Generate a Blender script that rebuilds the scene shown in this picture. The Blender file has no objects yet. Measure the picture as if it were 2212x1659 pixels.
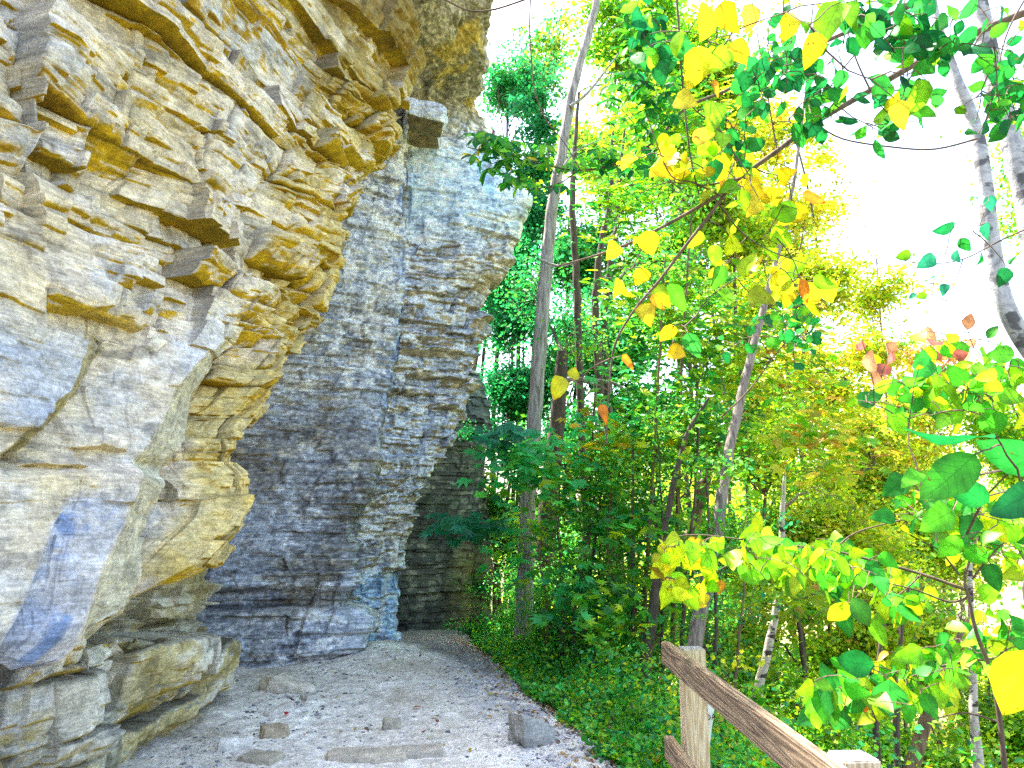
import bpy, math, random
import numpy as np
from mathutils import Vector
random.seed(7)
RS = np.random.RandomState(11)
sc = bpy.context.scene
COL = sc.collection

# ------------------------------------------------------------------ camera, sky, sun, exposure
PITCH = math.radians(10.0)
CAMZ = 1.6
cam_d = bpy.data.cameras.new('camera')
cam_d.sensor_width = 36.0
cam_d.lens = 27.2
cam_d.clip_start = 0.05
cam_d.clip_end = 2000
cam = bpy.data.objects.new('camera', cam_d)
COL.objects.link(cam)
cam.location = (0, 0, CAMZ)
cam.rotation_euler = (math.radians(90) + PITCH, 0, 0)
sc.camera = cam

SUN_EL = math.radians(62)
SUN_H = Vector((-0.72, 0.69, 0)).normalized()          # horizontal direction towards the sun
SUN_DIR = Vector((SUN_H.x * math.cos(SUN_EL), SUN_H.y * math.cos(SUN_EL), math.sin(SUN_EL)))
w = bpy.data.worlds.new('World'); sc.world = w; w.use_nodes = True
nt = w.node_tree; nt.nodes.clear()
sky = nt.nodes.new('ShaderNodeTexSky'); sky.sky_type = 'NISHITA'; sky.sun_disc = False
sky.sun_elevation = SUN_EL
sky.sun_rotation = math.atan2(SUN_H.x, SUN_H.y)
sky.air_density = 1.0; sky.dust_density = 4.0; sky.ozone_density = 0.6
bg = nt.nodes.new('ShaderNodeBackground'); bg.inputs['Strength'].default_value = 0.15
wo = nt.nodes.new('ShaderNodeOutputWorld')
nt.links.new(sky.outputs[0], bg.inputs[0]); nt.links.new(bg.outputs[0], wo.inputs[0])
sl = bpy.data.lights.new('sun', 'SUN'); sl.energy = 4.5; sl.angle = math.radians(0.5); sl.color = (1.0, 0.95, 0.86)
so = bpy.data.objects.new('sun', sl); COL.objects.link(so)
so.rotation_euler = SUN_DIR.to_track_quat('Z', 'Y').to_euler()
sc.view_settings.view_transform = 'Standard'; sc.view_settings.look = 'None'
sc.view_settings.gamma = 1.0; sc.view_settings.use_curve_mapping = False
sc.view_settings.exposure = 2.6
sc.cycles.max_bounces = 8; sc.cycles.diffuse_bounces = 4; sc.cycles.glossy_bounces = 2
sc.cycles.transmission_bounces = 6; sc.cycles.transparent_max_bounces = 4
sc.cycles.use_denoising = False

# ------------------------------------------------------------------ helpers
F = 1671.0; CP, SP = math.cos(PITCH), math.sin(PITCH)
def R(px, py, Y):
    """point at world distance Y seen in the direction (px,py) of a 2212x1659 sketch"""
    px = np.asarray(px, float); py = np.asarray(py, float); Y = np.asarray(Y, float)
    xc = (px - 1106) / F; yc = -(py - 829.5) / F
    d = Y / (CP - yc * SP)
    return np.stack([xc * d, Y + 0 * d, CAMZ + (SP + yc * CP) * d], -1)
def proj(P):
    P = np.asarray(P, float); x, y, z = P[..., 0], P[..., 1], P[..., 2] - CAMZ
    d = y * CP + z * SP; u = -y * SP + z * CP
    return 1106 + F * x / d, 829.5 - F * u / d

TBL = RS.rand(32, 32, 32)
def vnoise(x, y, z):
    x, y, z = np.broadcast_arrays(np.asarray(x, float), np.asarray(y, float), np.asarray(z, float))
    xi, yi, zi = np.floor(x).astype(int), np.floor(y).astype(int), np.floor(z).astype(int)
    fx, fy, fz = x - xi, y - yi, z - zi
    fx = fx * fx * (3 - 2 * fx); fy = fy * fy * (3 - 2 * fy); fz = fz * fz * (3 - 2 * fz)
    def t(a, b, c): return TBL[(xi + a) & 31, (yi + b) & 31, (zi + c) & 31]
    r = (t(0,0,0)*(1-fx)+t(1,0,0)*fx)*(1-fy) + (t(0,1,0)*(1-fx)+t(1,1,0)*fx)*fy
    q = (t(0,0,1)*(1-fx)+t(1,0,1)*fx)*(1-fy) + (t(0,1,1)*(1-fx)+t(1,1,1)*fx)*fy
    return (r * (1 - fz) + q * fz) * 2 - 1
def fbm(x, y, z, o=4):
    a, s, r = 1.0, 0.0, 0.0
    for i in range(o):
        r = r + a * vnoise(x * 2**i + 3.1*i, y * 2**i + 7.7*i, z * 2**i + 1.3*i); s += a; a *= 0.5
    return r / s
HT = RS.rand(4096)
def hsh(a, b=0, c=0):
    return HT[(np.asarray(a).astype(np.int64) * 7919 + np.asarray(b).astype(np.int64) * 104729 + int(c) * 1299709) & 4095]
def sstep(a, b, x):
    t = np.clip((x - a) / (b - a), 0, 1); return t * t * (3 - 2 * t)

def mesh_obj(name, V, Q, mat, parent=None, col=None, smooth=False, attrs=None):
    V = np.ascontiguousarray(V, np.float32).reshape(-1, 3); Q = np.ascontiguousarray(Q, np.int32)
    n = Q.shape[1]
    me = bpy.data.meshes.new(name)
    me.vertices.add(len(V)); me.vertices.foreach_set('co', V.ravel())
    me.loops.add(Q.size); me.loops.foreach_set('vertex_index', Q.ravel())
    me.polygons.add(len(Q)); me.polygons.foreach_set('loop_start', np.arange(0, Q.size, n, dtype=np.int32))
    me.polygons.foreach_set('use_smooth', np.full(len(Q), smooth, bool))
    me.update(calc_edges=True)
    if col is not None:
        c = np.ones((len(V), 4), np.float32); c[:, :3] = np.asarray(col).reshape(-1, 3)
        at = me.color_attributes.new('col', 'FLOAT_COLOR', 'POINT'); at.data.foreach_set('color', c.ravel())
    if attrs:
        for k, v in attrs.items():
            at = me.attributes.new(k, 'FLOAT', 'POINT'); at.data.foreach_set('value', np.ascontiguousarray(v, np.float32).ravel())
    if mat is not None and mat.name == 'broad_leaf':
        nl = len(V) // 21
        lt = np.tile(np.repeat(PROF_T, 3), nl); lw = np.tile(np.tile([1.0, 0.0, -1.0], 7), nl)
        for k_, v_ in (('lt', lt), ('lw', lw)):
            at = me.attributes.new(k_, 'FLOAT', 'POINT'); at.data.foreach_set('value', v_.astype(np.float32))
    o = bpy.data.objects.new(name, me); COL.objects.link(o)
    if mat: me.materials.append(mat)
    if parent: o.parent = parent
    return o
def tag(o, label, cat, group=None, kind=None):
    o['label'] = label; o['category'] = cat
    if group: o['group'] = group
    if kind: o['kind'] = kind
    return o
def empty(name, loc=(0, 0, 0)):
    o = bpy.data.objects.new(name, None); COL.objects.link(o); o.location = loc; o.empty_display_size = 0.1
    return o
def local(V, loc):
    return np.asarray(V) - np.asarray(loc)

# ------------------------------------------------------------------ materials
def new_mat(name):
    m = bpy.data.materials.new(name); m.use_nodes = True; m.node_tree.nodes.clear(); return m, m.node_tree
def node(nt, t, **kw):
    n = nt.nodes.new(t)
    for k, v in kw.items():
        if k in n.inputs: n.inputs[k].default_value = v
        else: setattr(n, k, v)
    return n
def rock_mat(name, grain=60.0, bump=0.35, speck=0.25, crk=0.0):
    m, nt = new_mat(name); L = nt.links.new
    out = node(nt, 'ShaderNodeOutputMaterial'); b = node(nt, 'ShaderNodeBsdfPrincipled', Roughness=0.88)
    b.inputs['Specular IOR Level'].default_value = 0.25
    at = node(nt, 'ShaderNodeVertexColor', layer_name='col'); tc = node(nt, 'ShaderNodeTexCoord')
    n1 = node(nt, 'ShaderNodeTexNoise', Scale=grain, Detail=8.0, Roughness=0.7); L(tc.outputs['Object'], n1.inputs['Vector'])
    n2 = node(nt, 'ShaderNodeTexNoise', Scale=grain * 0.16, Detail=6.0, Roughness=0.65); L(tc.outputs['Object'], n2.inputs['Vector'])
    mr = node(nt, 'ShaderNodeMapRange'); mr.inputs['From Min'].default_value = 0.3; mr.inputs['From Max'].default_value = 0.7
    mr.inputs['To Min'].default_value = 1 - speck; mr.inputs['To Max'].default_value = 1 + speck; L(n1.outputs['Fac'], mr.inputs['Value'])
    mr2 = node(nt, 'ShaderNodeMapRange'); mr2.inputs['From Min'].default_value = 0.3; mr2.inputs['From Max'].default_value = 0.7
    mr2.inputs['To Min'].default_value = 0.78; mr2.inputs['To Max'].default_value = 1.2; L(n2.outputs['Fac'], mr2.inputs['Value'])
    mu = node(nt, 'ShaderNodeMath', operation='MULTIPLY'); L(mr.outputs[0], mu.inputs[0]); L(mr2.outputs[0], mu.inputs[1])
    n3 = node(nt, 'ShaderNodeTexNoise', Scale=grain * 0.11, Detail=9.0, Roughness=0.62, Distortion=0.8); L(tc.outputs['Object'], n3.inputs['Vector'])
    s3 = node(nt, 'ShaderNodeMath', operation='SUBTRACT'); s3.inputs[1].default_value = 0.5; L(n3.outputs['Fac'], s3.inputs[0])
    a3 = node(nt, 'ShaderNodeMath', operation='ABSOLUTE'); L(s3.outputs[0], a3.inputs[0])
    m3 = node(nt, 'ShaderNodeMapRange'); m3.inputs['From Min'].default_value = 0.0; m3.inputs['From Max'].default_value = 0.012; m3.inputs['To Min'].default_value = 1 - crk; L(a3.outputs[0], m3.inputs['Value'])
    mp = node(nt, 'ShaderNodeMapping'); mp.inputs['Scale'].default_value = (1, 1, 7); L(tc.outputs['Object'], mp.inputs['Vector'])
    n4 = node(nt, 'ShaderNodeTexNoise', Scale=grain * 0.2, Detail=7.0, Roughness=0.7); L(mp.outputs[0], n4.inputs['Vector'])
    m4 = node(nt, 'ShaderNodeMapRange'); m4.inputs['From Min'].default_value = 0.3; m4.inputs['From Max'].default_value = 0.7; m4.inputs['To Min'].default_value = 1 - 1.3 * crk; m4.inputs['To Max'].default_value = 1 + 0.9 * crk; L(n4.outputs['Fac'], m4.inputs['Value'])
    mu2 = node(nt, 'ShaderNodeMath', operation='MULTIPLY'); L(m3.outputs[0], mu2.inputs[0]); L(m4.outputs[0], mu2.inputs[1])
    mu3 = node(nt, 'ShaderNodeMath', operation='MULTIPLY'); L(mu.outputs[0], mu3.inputs[0]); L(mu2.outputs[0], mu3.inputs[1])
    vm = node(nt, 'ShaderNodeVectorMath', operation='SCALE'); L(at.outputs['Color'], vm.inputs[0]); L(mu3.outputs[0], vm.inputs['Scale'])
    L(vm.outputs[0], b.inputs['Base Color'])
    bp = node(nt, 'ShaderNodeBump', Strength=bump, Distance=0.02); L(n1.outputs['Fac'], bp.inputs['Height']); L(bp.outputs[0], b.inputs['Normal'])
    L(b.outputs[0], out.inputs[0]); return m
def leaf_mat(name, trans=0.45, gloss=0.06, spots=False):
    m, nt = new_mat(name); L = nt.links.new
    out = node(nt, 'ShaderNodeOutputMaterial'); at = node(nt, 'ShaderNodeVertexColor', layer_name='col')
    src = at.outputs['Color']
    if spots:
        tc = node(nt, 'ShaderNodeTexCoord'); n = node(nt, 'ShaderNodeTexNoise', Scale=60.0, Detail=3.0); L(tc.outputs['Object'], n.inputs['Vector'])
        cr = node(nt, 'ShaderNodeMapRange'); cr.inputs['From Min'].default_value = 0.69; cr.inputs['From Max'].default_value = 0.73; L(n.outputs['Fac'], cr.inputs['Value'])
        n3 = node(nt, 'ShaderNodeTexNoise', Scale=35.0, Detail=2.0); L(tc.outputs['Object'], n3.inputs['Vector'])
        m3 = node(nt, 'ShaderNodeMapRange'); m3.inputs['From Min'].default_value = 0.3; m3.inputs['From Max'].default_value = 0.7
        m3.inputs['To Min'].default_value = 0.7; m3.inputs['To Max'].default_value = 1.25; L(n3.outputs['Fac'], m3.inputs['Value'])
        vs = node(nt, 'ShaderNodeVectorMath', operation='SCALE'); L(src, vs.inputs[0]); L(m3.outputs[0], vs.inputs['Scale'])
        mx = node(nt, 'ShaderNodeMixRGB'); mx.inputs['Color2'].default_value = (0.16, 0.06, 0.01, 1); L(cr.outputs[0], mx.inputs['Fac']); L(vs.outputs[0], mx.inputs['Color1'])
        src = mx.outputs[0]
        lt = node(nt, 'ShaderNodeAttribute', attribute_name='lt'); lw = node(nt, 'ShaderNodeAttribute', attribute_name='lw')
        def mth(op, a, b=None):
            q = node(nt, 'ShaderNodeMath', operation=op)
            for k_, v_ in ((0, a), (1, b)):
                if v_ is None: continue
                if isinstance(v_, (int, float)): q.inputs[k_].default_value = v_
                else: L(v_, q.inputs[k_])
            return q.outputs[0]
        aw = mth('ABSOLUTE', lw.outputs['Fac'])
        fr = mth('FRACT', mth('MULTIPLY', mth('SUBTRACT', lt.outputs['Fac'], mth('MULTIPLY', aw, 0.22)), 8.0)); vd = mth('ABSOLUTE', mth('SUBTRACT', fr, 0.5))
        v1 = mth('LESS_THAN', vd, 0.055); v2 = mth('LESS_THAN', aw, 0.05); vv = mth('MAXIMUM', v1, v2)
        sc2 = mth('SUBTRACT', 1.0, mth('MULTIPLY', vv, 0.28)); ed = mth('MULTIPLY', mth('POWER', aw, 6.0), 0.18); sc3 = mth('SUBTRACT', sc2, ed)
        vs2 = node(nt, 'ShaderNodeVectorMath', operation='SCALE'); L(src, vs2.inputs[0]); L(sc3, vs2.inputs['Scale']); src = vs2.outputs[0]
    d = node(nt, 'ShaderNodeBsdfDiffuse'); t = node(nt, 'ShaderNodeBsdfTranslucent'); L(src, d.inputs[0])
    L(src, t.inputs[0])
    mx = node(nt, 'ShaderNodeMixShader'); mx.inputs[0].default_value = trans; L(d.outputs[0], mx.inputs[1]); L(t.outputs[0], mx.inputs[2])
    g = node(nt, 'ShaderNodeBsdfGlossy', Roughness=0.45); mg = node(nt, 'ShaderNodeMixShader'); mg.inputs[0].default_value = gloss
    L(mx.outputs[0], mg.inputs[1]); L(g.outputs[0], mg.inputs[2]); L(mg.outputs[0], out.inputs[0]); return m
def bark_mat(name, c1, c2, scale=30.0, patches=None, stretch=0.12):
    m, nt = new_mat(name); L = nt.links.new
    out = node(nt, 'ShaderNodeOutputMaterial'); b = node(nt, 'ShaderNodeBsdfPrincipled', Roughness=0.85)
    tc = node(nt, 'ShaderNodeTexCoord'); mp = node(nt, 'ShaderNodeMapping'); mp.inputs['Scale'].default_value = (1, 1, stretch); L(tc.outputs['Object'], mp.inputs['Vector'])
    n = node(nt, 'ShaderNodeTexNoise', Scale=scale, Detail=8.0, Roughness=0.7, Distortion=0.6); L(mp.outputs[0], n.inputs['Vector'])
    cr = node(nt, 'ShaderNodeValToRGB'); L(n.outputs['Fac'], cr.inputs[0])
    cr.color_ramp.elements[0].position = 0.36; cr.color_ramp.elements[0].color = (*c1, 1)
    cr.color_ramp.elements[1].position = 0.64; cr.color_ramp.elements[1].color = (*c2, 1)
    src = cr.outputs[0]
    if patches:
        n2 = node(nt, 'ShaderNodeTexNoise', Scale=4.5, Detail=4.0); mp2 = node(nt, 'ShaderNodeMapping'); mp2.inputs['Scale'].default_value = (1, 1, patches[1])
        L(tc.outputs['Object'], mp2.inputs['Vector']); L(mp2.outputs[0], n2.inputs['Vector'])
        mr = node(nt, 'ShaderNodeMapRange'); mr.inputs['From Min'].default_value = 0.55; mr.inputs['From Max'].default_value = 0.6; L(n2.outputs['Fac'], mr.inputs['Value'])
        mx = node(nt, 'ShaderNodeMixRGB'); mx.inputs['Color2'].default_value = (*patches[0], 1); L(mr.outputs[0], mx.inputs['Fac']); L(src, mx.inputs['Color1']); src = mx.outputs[0]
    L(src, b.inputs['Base Color'])
    bp = node(nt, 'ShaderNodeBump', Strength=0.7, Distance=0.015); L(n.outputs['Fac'], bp.inputs['Height']); L(bp.outputs[0], b.inputs['Normal'])
    L(b.outputs[0], out.inputs[0]); return m
def wood_mat(name, c1, c2, axis='Z', rough=0.75):
    m, nt = new_mat(name); L = nt.links.new
    out = node(nt, 'ShaderNodeOutputMaterial'); b = node(nt, 'ShaderNodeBsdfPrincipled', Roughness=rough)
    tc = node(nt, 'ShaderNodeTexCoord'); mp = node(nt, 'ShaderNodeMapping')
    mp.inputs['Scale'].default_value = (9, 9, 0.55) if axis == 'Z' else (9, 0.5, 9); L(tc.outputs['Object'], mp.inputs['Vector'])
    n0 = node(nt, 'ShaderNodeTexNoise', Scale=1.3, Detail=2.0, Distortion=0.3); L(mp.outputs[0], n0.inputs['Vector'])
    ma = node(nt, 'ShaderNodeMath', operation='MULTIPLY'); ma.inputs[1].default_value = 110.0; L(n0.outputs['Fac'], ma.inputs[0])
    si = node(nt, 'ShaderNodeMath', operation='SINE'); L(ma.outputs[0], si.inputs[0])
    mp2 = node(nt, 'ShaderNodeMapping'); mp2.inputs['Scale'].default_value = (60, 60, 2.5) if axis == 'Z' else (60, 2.5, 60); L(tc.outputs['Object'], mp2.inputs['Vector'])
    n1 = node(nt, 'ShaderNodeTexNoise', Scale=6.0, Detail=6.0, Roughness=0.75); L(mp2.outputs[0], n1.inputs['Vector'])
    ad = node(nt, 'ShaderNodeMath', operation='MULTIPLY_ADD'); ad.inputs[1].default_value = 0.16; L(si.outputs[0], ad.inputs[0]); L(n1.outputs['Fac'], ad.inputs[2])
    cr = node(nt, 'ShaderNodeValToRGB'); L(ad.outputs[0], cr.inputs[0])
    cr.color_ramp.elements[0].position = 0.28; cr.color_ramp.elements[0].color = (*c1, 1)
    cr.color_ramp.elements[1].position = 0.72; cr.color_ramp.elements[1].color = (*c2, 1)
    L(cr.outputs[0], b.inputs['Base Color'])
    bp = node(nt, 'ShaderNodeBump', Strength=0.4, Distance=0.004); L(ad.outputs[0], bp.inputs['Height']); L(bp.outputs[0], b.inputs['Normal'])
    L(b.outputs[0], out.inputs[0]); return m
M_ROCK = rock_mat('limestone', 55, 0.7, 0.28, 0.30)
M_SHALE = rock_mat('shale', 34, 0.7, 0.40, 0.34)
M_PATH = rock_mat('packed_dirt', 45, 0.5, 0.28)
M_STONE = rock_mat('loose_stone', 50, 0.7, 0.3, 0.25)
M_SOIL = rock_mat('forest_soil', 12, 0.8, 0.4)
M_LEAF = leaf_mat('leaf', 0.58, 0.03)
M_BIGLEAF = leaf_mat('broad_leaf', 0.52, 0.02, spots=True)
M_BARK = bark_mat('grey_bark', (0.14, 0.12, 0.11), (0.52, 0.48, 0.45))
M_GREYB = bark_mat('grey_brown_bark', (0.09, 0.07, 0.06), (0.34, 0.28, 0.24))
M_DARK = bark_mat('dark_bark', (0.03, 0.022, 0.018), (0.13, 0.095, 0.07))
M_BROWN = bark_mat('brown_bark', (0.07, 0.045, 0.02), (0.24, 0.16, 0.08))
M_PALE = bark_mat('pale_bark', (0.22, 0.22, 0.24), (0.5, 0.5, 0.52), 12, ((0.10, 0.10, 0.11), 1.5), 1.0)
M_BIRCH = bark_mat('birch_bark', (0.30, 0.26, 0.22), (0.60, 0.54, 0.47), 20, ((0.04, 0.03, 0.03), 2.5), 3.0)
M_TWIG = bark_mat('twig_bark', (0.06, 0.035, 0.025), (0.17, 0.11, 0.07))
M_WEATHERED = wood_mat('weathered_wood', (0.07, 0.042, 0.024), (0.40, 0.28, 0.17), 'Y')
M_FRESH = wood_mat('fresh_wood', (0.46, 0.31, 0.16), (0.80, 0.66, 0.46), 'Z')
M_ENDTOP = wood_mat('weathered_end_wood', (0.16, 0.16, 0.17), (0.42, 0.42, 0.44), 'Z')
mk_m, _nt = new_mat('carving'); _o = node(_nt, 'ShaderNodeOutputMaterial'); _b = node(_nt, 'ShaderNodeBsdfDiffuse'); _b.inputs[0].default_value = (0.03, 0.02, 0.02, 1); _nt.links.new(_b.outputs[0], _o.inputs[0]); M_CARVE = mk_m

# ------------------------------------------------------------------ rock surfaces
def catmull(C, u):
    n = C.shape[0]; i = np.clip(np.floor(u).astype(int), 0, n - 2); t = (u - i)[(...,) + (None,) * (C.ndim - 1)]
    p0 = C[np.clip(i - 1, 0, n - 1)]; p1 = C[i]; p2 = C[i + 1]; p3 = C[np.clip(i + 2, 0, n - 1)]
    cm = 0.5 * (2*p1 + (p2-p0)*t + (2*p0-5*p1+4*p2-p3)*t*t + (3*p1-p0-3*p2+p3)*t**3)
    return 0.45 * cm + 0.55 * (p1 * (1 - t) + p2 * t)
def resample(C, du, fine_r=None, fine_c=None):
    """C: (R,C,3) control grid -> dense grid with spacing about du (coarser where fine_* says so)"""
    def params(A, fine):
        seg = np.linalg.norm(np.diff(A, axis=0), axis=2).mean(1)
        u = [0.0]
        for k, s in enumerate(seg):
            step = du * (fine[k] if fine else 1)
            m = max(2, int(math.ceil(s / step)))
            u += list(k + np.arange(1, m + 1) / m)
        return np.array(u)
    ur = params(C, fine_r); uc = params(C.transpose(1, 0, 2), fine_c)
    G = catmull(C, ur); G = catmull(G.transpose(1, 0, 2), uc).transpose(1, 0, 2)
    return G, ur, uc
def grid_normals(G):
    du = np.gradient(G, axis=1); dv = np.gradient(G, axis=0)
    n = np.cross(du, dv); n /= np.linalg.norm(n, axis=2, keepdims=True) + 1e-9
    return n
def grid_quads(r, c):
    i = np.arange(r * c).reshape(r, c)
    return np.stack([i[:-1, :-1], i[:-1, 1:], i[1:, 1:], i[1:, :-1]], -1).reshape(-1, 4)
def beds(T, z0, z1, seed):
    rs = np.random.RandomState(seed); b = [z0]
    while b[-1] < z1: b.append(b[-1] + T * np.exp(rs.randn() * 0.45))
    return np.array(b)
def blocks(s, z, T, Lj, seed, tilt=0.5, jog=0.35, lean=0.15, crack=0.3, straight=0):
    """blocky bedding: returns offset in about [-1,1] and the distance to the nearest crack (0..1)"""
    B = beds(T, -3, 16, seed)
    zz = z + jog * T * fbm(s / (Lj * 1.4), z / (T * 5), seed * 1.7, 2)
    if straight:
        rg = beds(straight, -20, 60, seed + 50); kr = np.searchsorted(rg, s); zz = z + T * 1.4 * hsh(kr, 9, seed)
    k = np.clip(np.searchsorted(B, zz) - 1, 0, len(B) - 2)
    zf = (zz - B[k]) / (B[k + 1] - B[k]); th = B[k + 1] - B[k]
    Lk = Lj * (0.5 + 1.1 * hsh(k, 0, seed)) 
    u = (s + lean * (zz - B[k]) * (hsh(k, 5, seed) * 4 - 2) + (0 if straight else 0.12 * Lj * fbm(z / T * 0.7, s * 2, seed, 2))) / Lk + hsh(k, 1, seed) * 17
    j = np.floor(u).astype(int); f = u - j
    cut = 0.6 * hsh(k, j, seed + 2)
    low = f < cut
    j2 = np.where(low, j - 1, j)
    cutn = 0.6 * hsh(k, j + 1, seed + 2)
    start = np.where(low, j - 1 + 0.6 * hsh(k, j - 1, seed + 2), j + cut); end = np.where(low, j + cut, j + 1 + cutn)
    fr = (u - start) / (end - start + 1e-6)
    h = hsh(k, j2, seed + 3) * 2 - 1
    g1 = (hsh(k, j2, seed + 4) * 2 - 1) * tilt; g2 = (hsh(k, j2, seed + 6) * 1.6 - 0.5) * tilt
    d = h + g1 * (fr - 0.5) * 2 + g2 * (zf - 0.5) * 2
    ds = np.minimum(fr, 1 - fr) * (end - start) * Lk; dz = np.minimum(zf, 1 - zf) * th
    e = np.minimum(ds, dz)
    deep = hsh(k, j2, seed + 8)
    d = d - crack * np.exp(-e / (0.05 * T + 0.004)) * (deep > 0.45)
    return d, e, k, j2
def blur(D, n=2):
    for _ in range(n):
        D = np.concatenate([D[:1], (D[:-2] + 2 * D[1:-1] + D[2:]) / 4, D[-1:]])
        D = np.concatenate([D[:, :1], (D[:, :-2] + 2 * D[:, 1:-1] + D[:, 2:]) / 4, D[:, -1:]], 1)
    return D
def arc_s(G):
    mid = G[G.shape[0] // 2]; h = np.linalg.norm(np.diff(mid[:, :2], axis=0), axis=1)
    return np.concatenate([[0], np.cumsum(h)])[None, :] * np.ones((G.shape[0], 1))
def mixc(a, b, t):
    return a * (1 - t[..., None]) + np.asarray(b) * t[..., None]
def finish_rock(name, G, D, hn, colf, mat, parent=None):
    P = G + hn * D[..., None]
    n = grid_normals(P)
    c = colf(P, n)
    r, cc = P.shape[:2]
    return mesh_obj(name, P, grid_quads(r, cc), mat, parent, col=np.clip(c, 0.005, 0.9))
def outward(G, flat=0.35):
    n = grid_normals(G); n = n.copy(); n[..., 2] *= flat
    n /= np.linalg.norm(n, axis=2, keepdims=True) + 1e-9
    return n

# ---- the overhanging near cliff
SIL_Y = [-500, -200, 0, 200, 300, 400, 500, 640, 800, 930, 1090, 1180, 1290, 1350, 1420]
SIL_X = [960, 900, 885, 875, 825, 778, 738, 700, 600, 512, 494, 425, 352, 270, 180]
def near_cliff():
    rows = []
    for py in [1372, 1345, 1290, 1235, 1180, 1090, 1000, 930, 860, 800, 720, 640, 560, 480, 400, 300, 200, 100, 0, -200, -500]:
        sx = np.interp(py, SIL_Y, SIL_X)
        yo = 3.5
        pxs = [-1500, -500, -150, 0, 0.25 * sx, 0.5 * sx, 0.72 * sx, 0.9 * sx, sx]
        row = []
        for px in pxs:
            Y = yo * 1510.0 / (1510.0 - px) if px > -200 else {-500: 2.55, -1500: 1.45}[px]
            row.append(R(px, py, Y))
        e = row[-1].copy()
        row.append(e + np.array([-0.25, 0.35, 0])); row.append(e + np.array([-1.2, 0.9, 0])); row.append(e + np.array([-4.0, 2.0, 0]))
        rows.append(row)
    C0 = np.array(rows)
    # re-lay the rows level, so that the bedding runs along the mesh
    LV = np.array([1.0, 1.12, 1.28, 1.45, 1.65, 1.9, 2.2, 2.5, 2.85, 3.2, 3.6, 4.0, 4.4, 4.85, 5.3, 5.8, 6.3, 6.9, 7.5])
    C = np.zeros((len(LV), C0.shape[1], 3))
    for j in range(C0.shape[1]):
        zc = np.maximum.accumulate(C0[:, j, 2] + np.arange(C0.shape[0]) * 1e-5); zl = zc[0]
        zt = LV + (zl - 1.0) * (1 - sstep(1.2, 2.3, LV))
        for k in range(2): 
            v = np.interp(zt, zc, C0[:, j, k]); ex_ = zt > zc[-1]
            v[ex_] = C0[-1, j, k] + (zt[ex_] - zc[-1]) * (0.15 if k == 0 else 0); C[:, j, k] = v
        C[:, j, 2] = zt
    # underside: in, then back under the lip
    lip = C[0]
    inn = lip + np.array([-0.55, 0.1, 0.03]); inn2 = lip + np.array([-1.6, 0.3, -0.25])
    top = C[-1].copy(); 
    t1 = top.copy(); t1[:, 2] = np.maximum(top[:, 2], 0) * 0 + 9.2; t1[:, 0] -= 0.3
    t2 = t1 + np.array([-2.5, 0, 0.5]); t3 = t1 + np.array([-16, 0, 1.5])
    C = np.concatenate([inn2[None], inn[None], C, t1[None], t2[None], t3[None]])
    nr = C.shape[0] - 1; nc = C.shape[1] - 1
    fr = [2, 1.5] + [1] * (nr - 8) + [2, 3, 5, 8, 12, 40]
    fr = fr[:nr]
    fc = [14, 6, 1.6] + [1] * (nc - 5) + [1.5, 8]
    G, ur, uc = resample(C, 0.0068, fr, fc)
    hn = outward(G, 0.3)
    if hn[G.shape[0] // 2, G.shape[1] // 2, 0] < 0: hn = -hn
    s = arc_s(G); LVf = np.concatenate([[0.8, 0.95], LV, [9.2, 9.7, 10.7]]); z = np.interp(ur, np.arange(len(LVf)), LVf)[:, None] * np.ones_like(s)
    px, py = proj(G)
    px = np.where(G[..., 1] < 0.5, -1500, px)
    sx = np.interp(py, SIL_Y, SIL_X)
    infr = sstep(-900, -100, px)
    # large slabs, low on the left: bright faces ending in bevelled lower edges
    xe1 = np.interp(py, [560, 700, 813, 909, 1000], [171, 167, 123, 31, -60]); xb1 = np.interp(py, [560, 759, 848, 954, 1001], [185, 222, 178, 51, -10])
    xe0 = np.interp(py, [950, 1000, 1109, 1232, 1317, 1400], [150, 128, 79, 44, 10, -40])
    xe2 = np.interp(py, [740, 779, 837, 909, 1019, 1143, 1263, 1366], [450, 414, 355, 318, 239, 205, 164, 126])
    xb2 = np.interp(py, [740, 800, 848, 923, 1036, 1109, 1160, 1246, 1314, 1365], [500, 470, 437, 427, 342, 297, 300, 300, 266, 184])
    def ramp(x, a, b): return np.clip((x - a) / (b - a), 0, 1)
    low = sstep(640, 790, py)
    D = low * (0.10 - 0.15 * ramp(px, xe1, xb1) * sstep(1040, 990, py) + 0.14 * ramp(px, xb1, xe2))
    D -= low * 0.05 * sstep(0, 14, px - xe0) * sstep(960, 1020, py)
    D -= low * 0.15 * ramp(px, xe2, xb2) + low * 0.22 * sstep(0, 10, px - xb2)
    D += low * 0.34 * ramp(px, xb2 + 12, np.maximum(0.93 * sx, xb2 + 40)) * sstep(1310, 1200, py)
    slab = low * (1 - sstep(-8, 10, px - xb2))
    # horizontal breaks of the slabs
    for (ya, yb, x0, x1, dd) in [(909, 918, -300, 52, 0.05), (1010, 1016, 20, 130, 0.07), (970, 976, 120, 235, 0.06), (650, 662, 60, 175, .08), (1092, 1097, 170, 240, 0.03)]:
        yl = py - (px - x0) * 0.06
        D += dd * (1 - sstep(ya, yb, yl)) * sstep(ya - 120, ya - 10, yl) * sstep(x0 - 12, x0, px) * (1 - sstep(x1 - 10, x1 + 8, px))
    edge = sstep(0.62, 0.95, px / (sx + 1)) * (py < 1200)
    rough_m = (1 - 0.9 * slab)
    b1, e1, k1, j1 = blocks(s, z, 0.30, 0.72, 3, tilt=0.6, lean=0, straight=1.3)
    b2, e2, k2, j2 = blocks(s + 3.3, z, 0.10, 0.28, 5, tilt=0.8, lean=0, straight=0.6)
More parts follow.
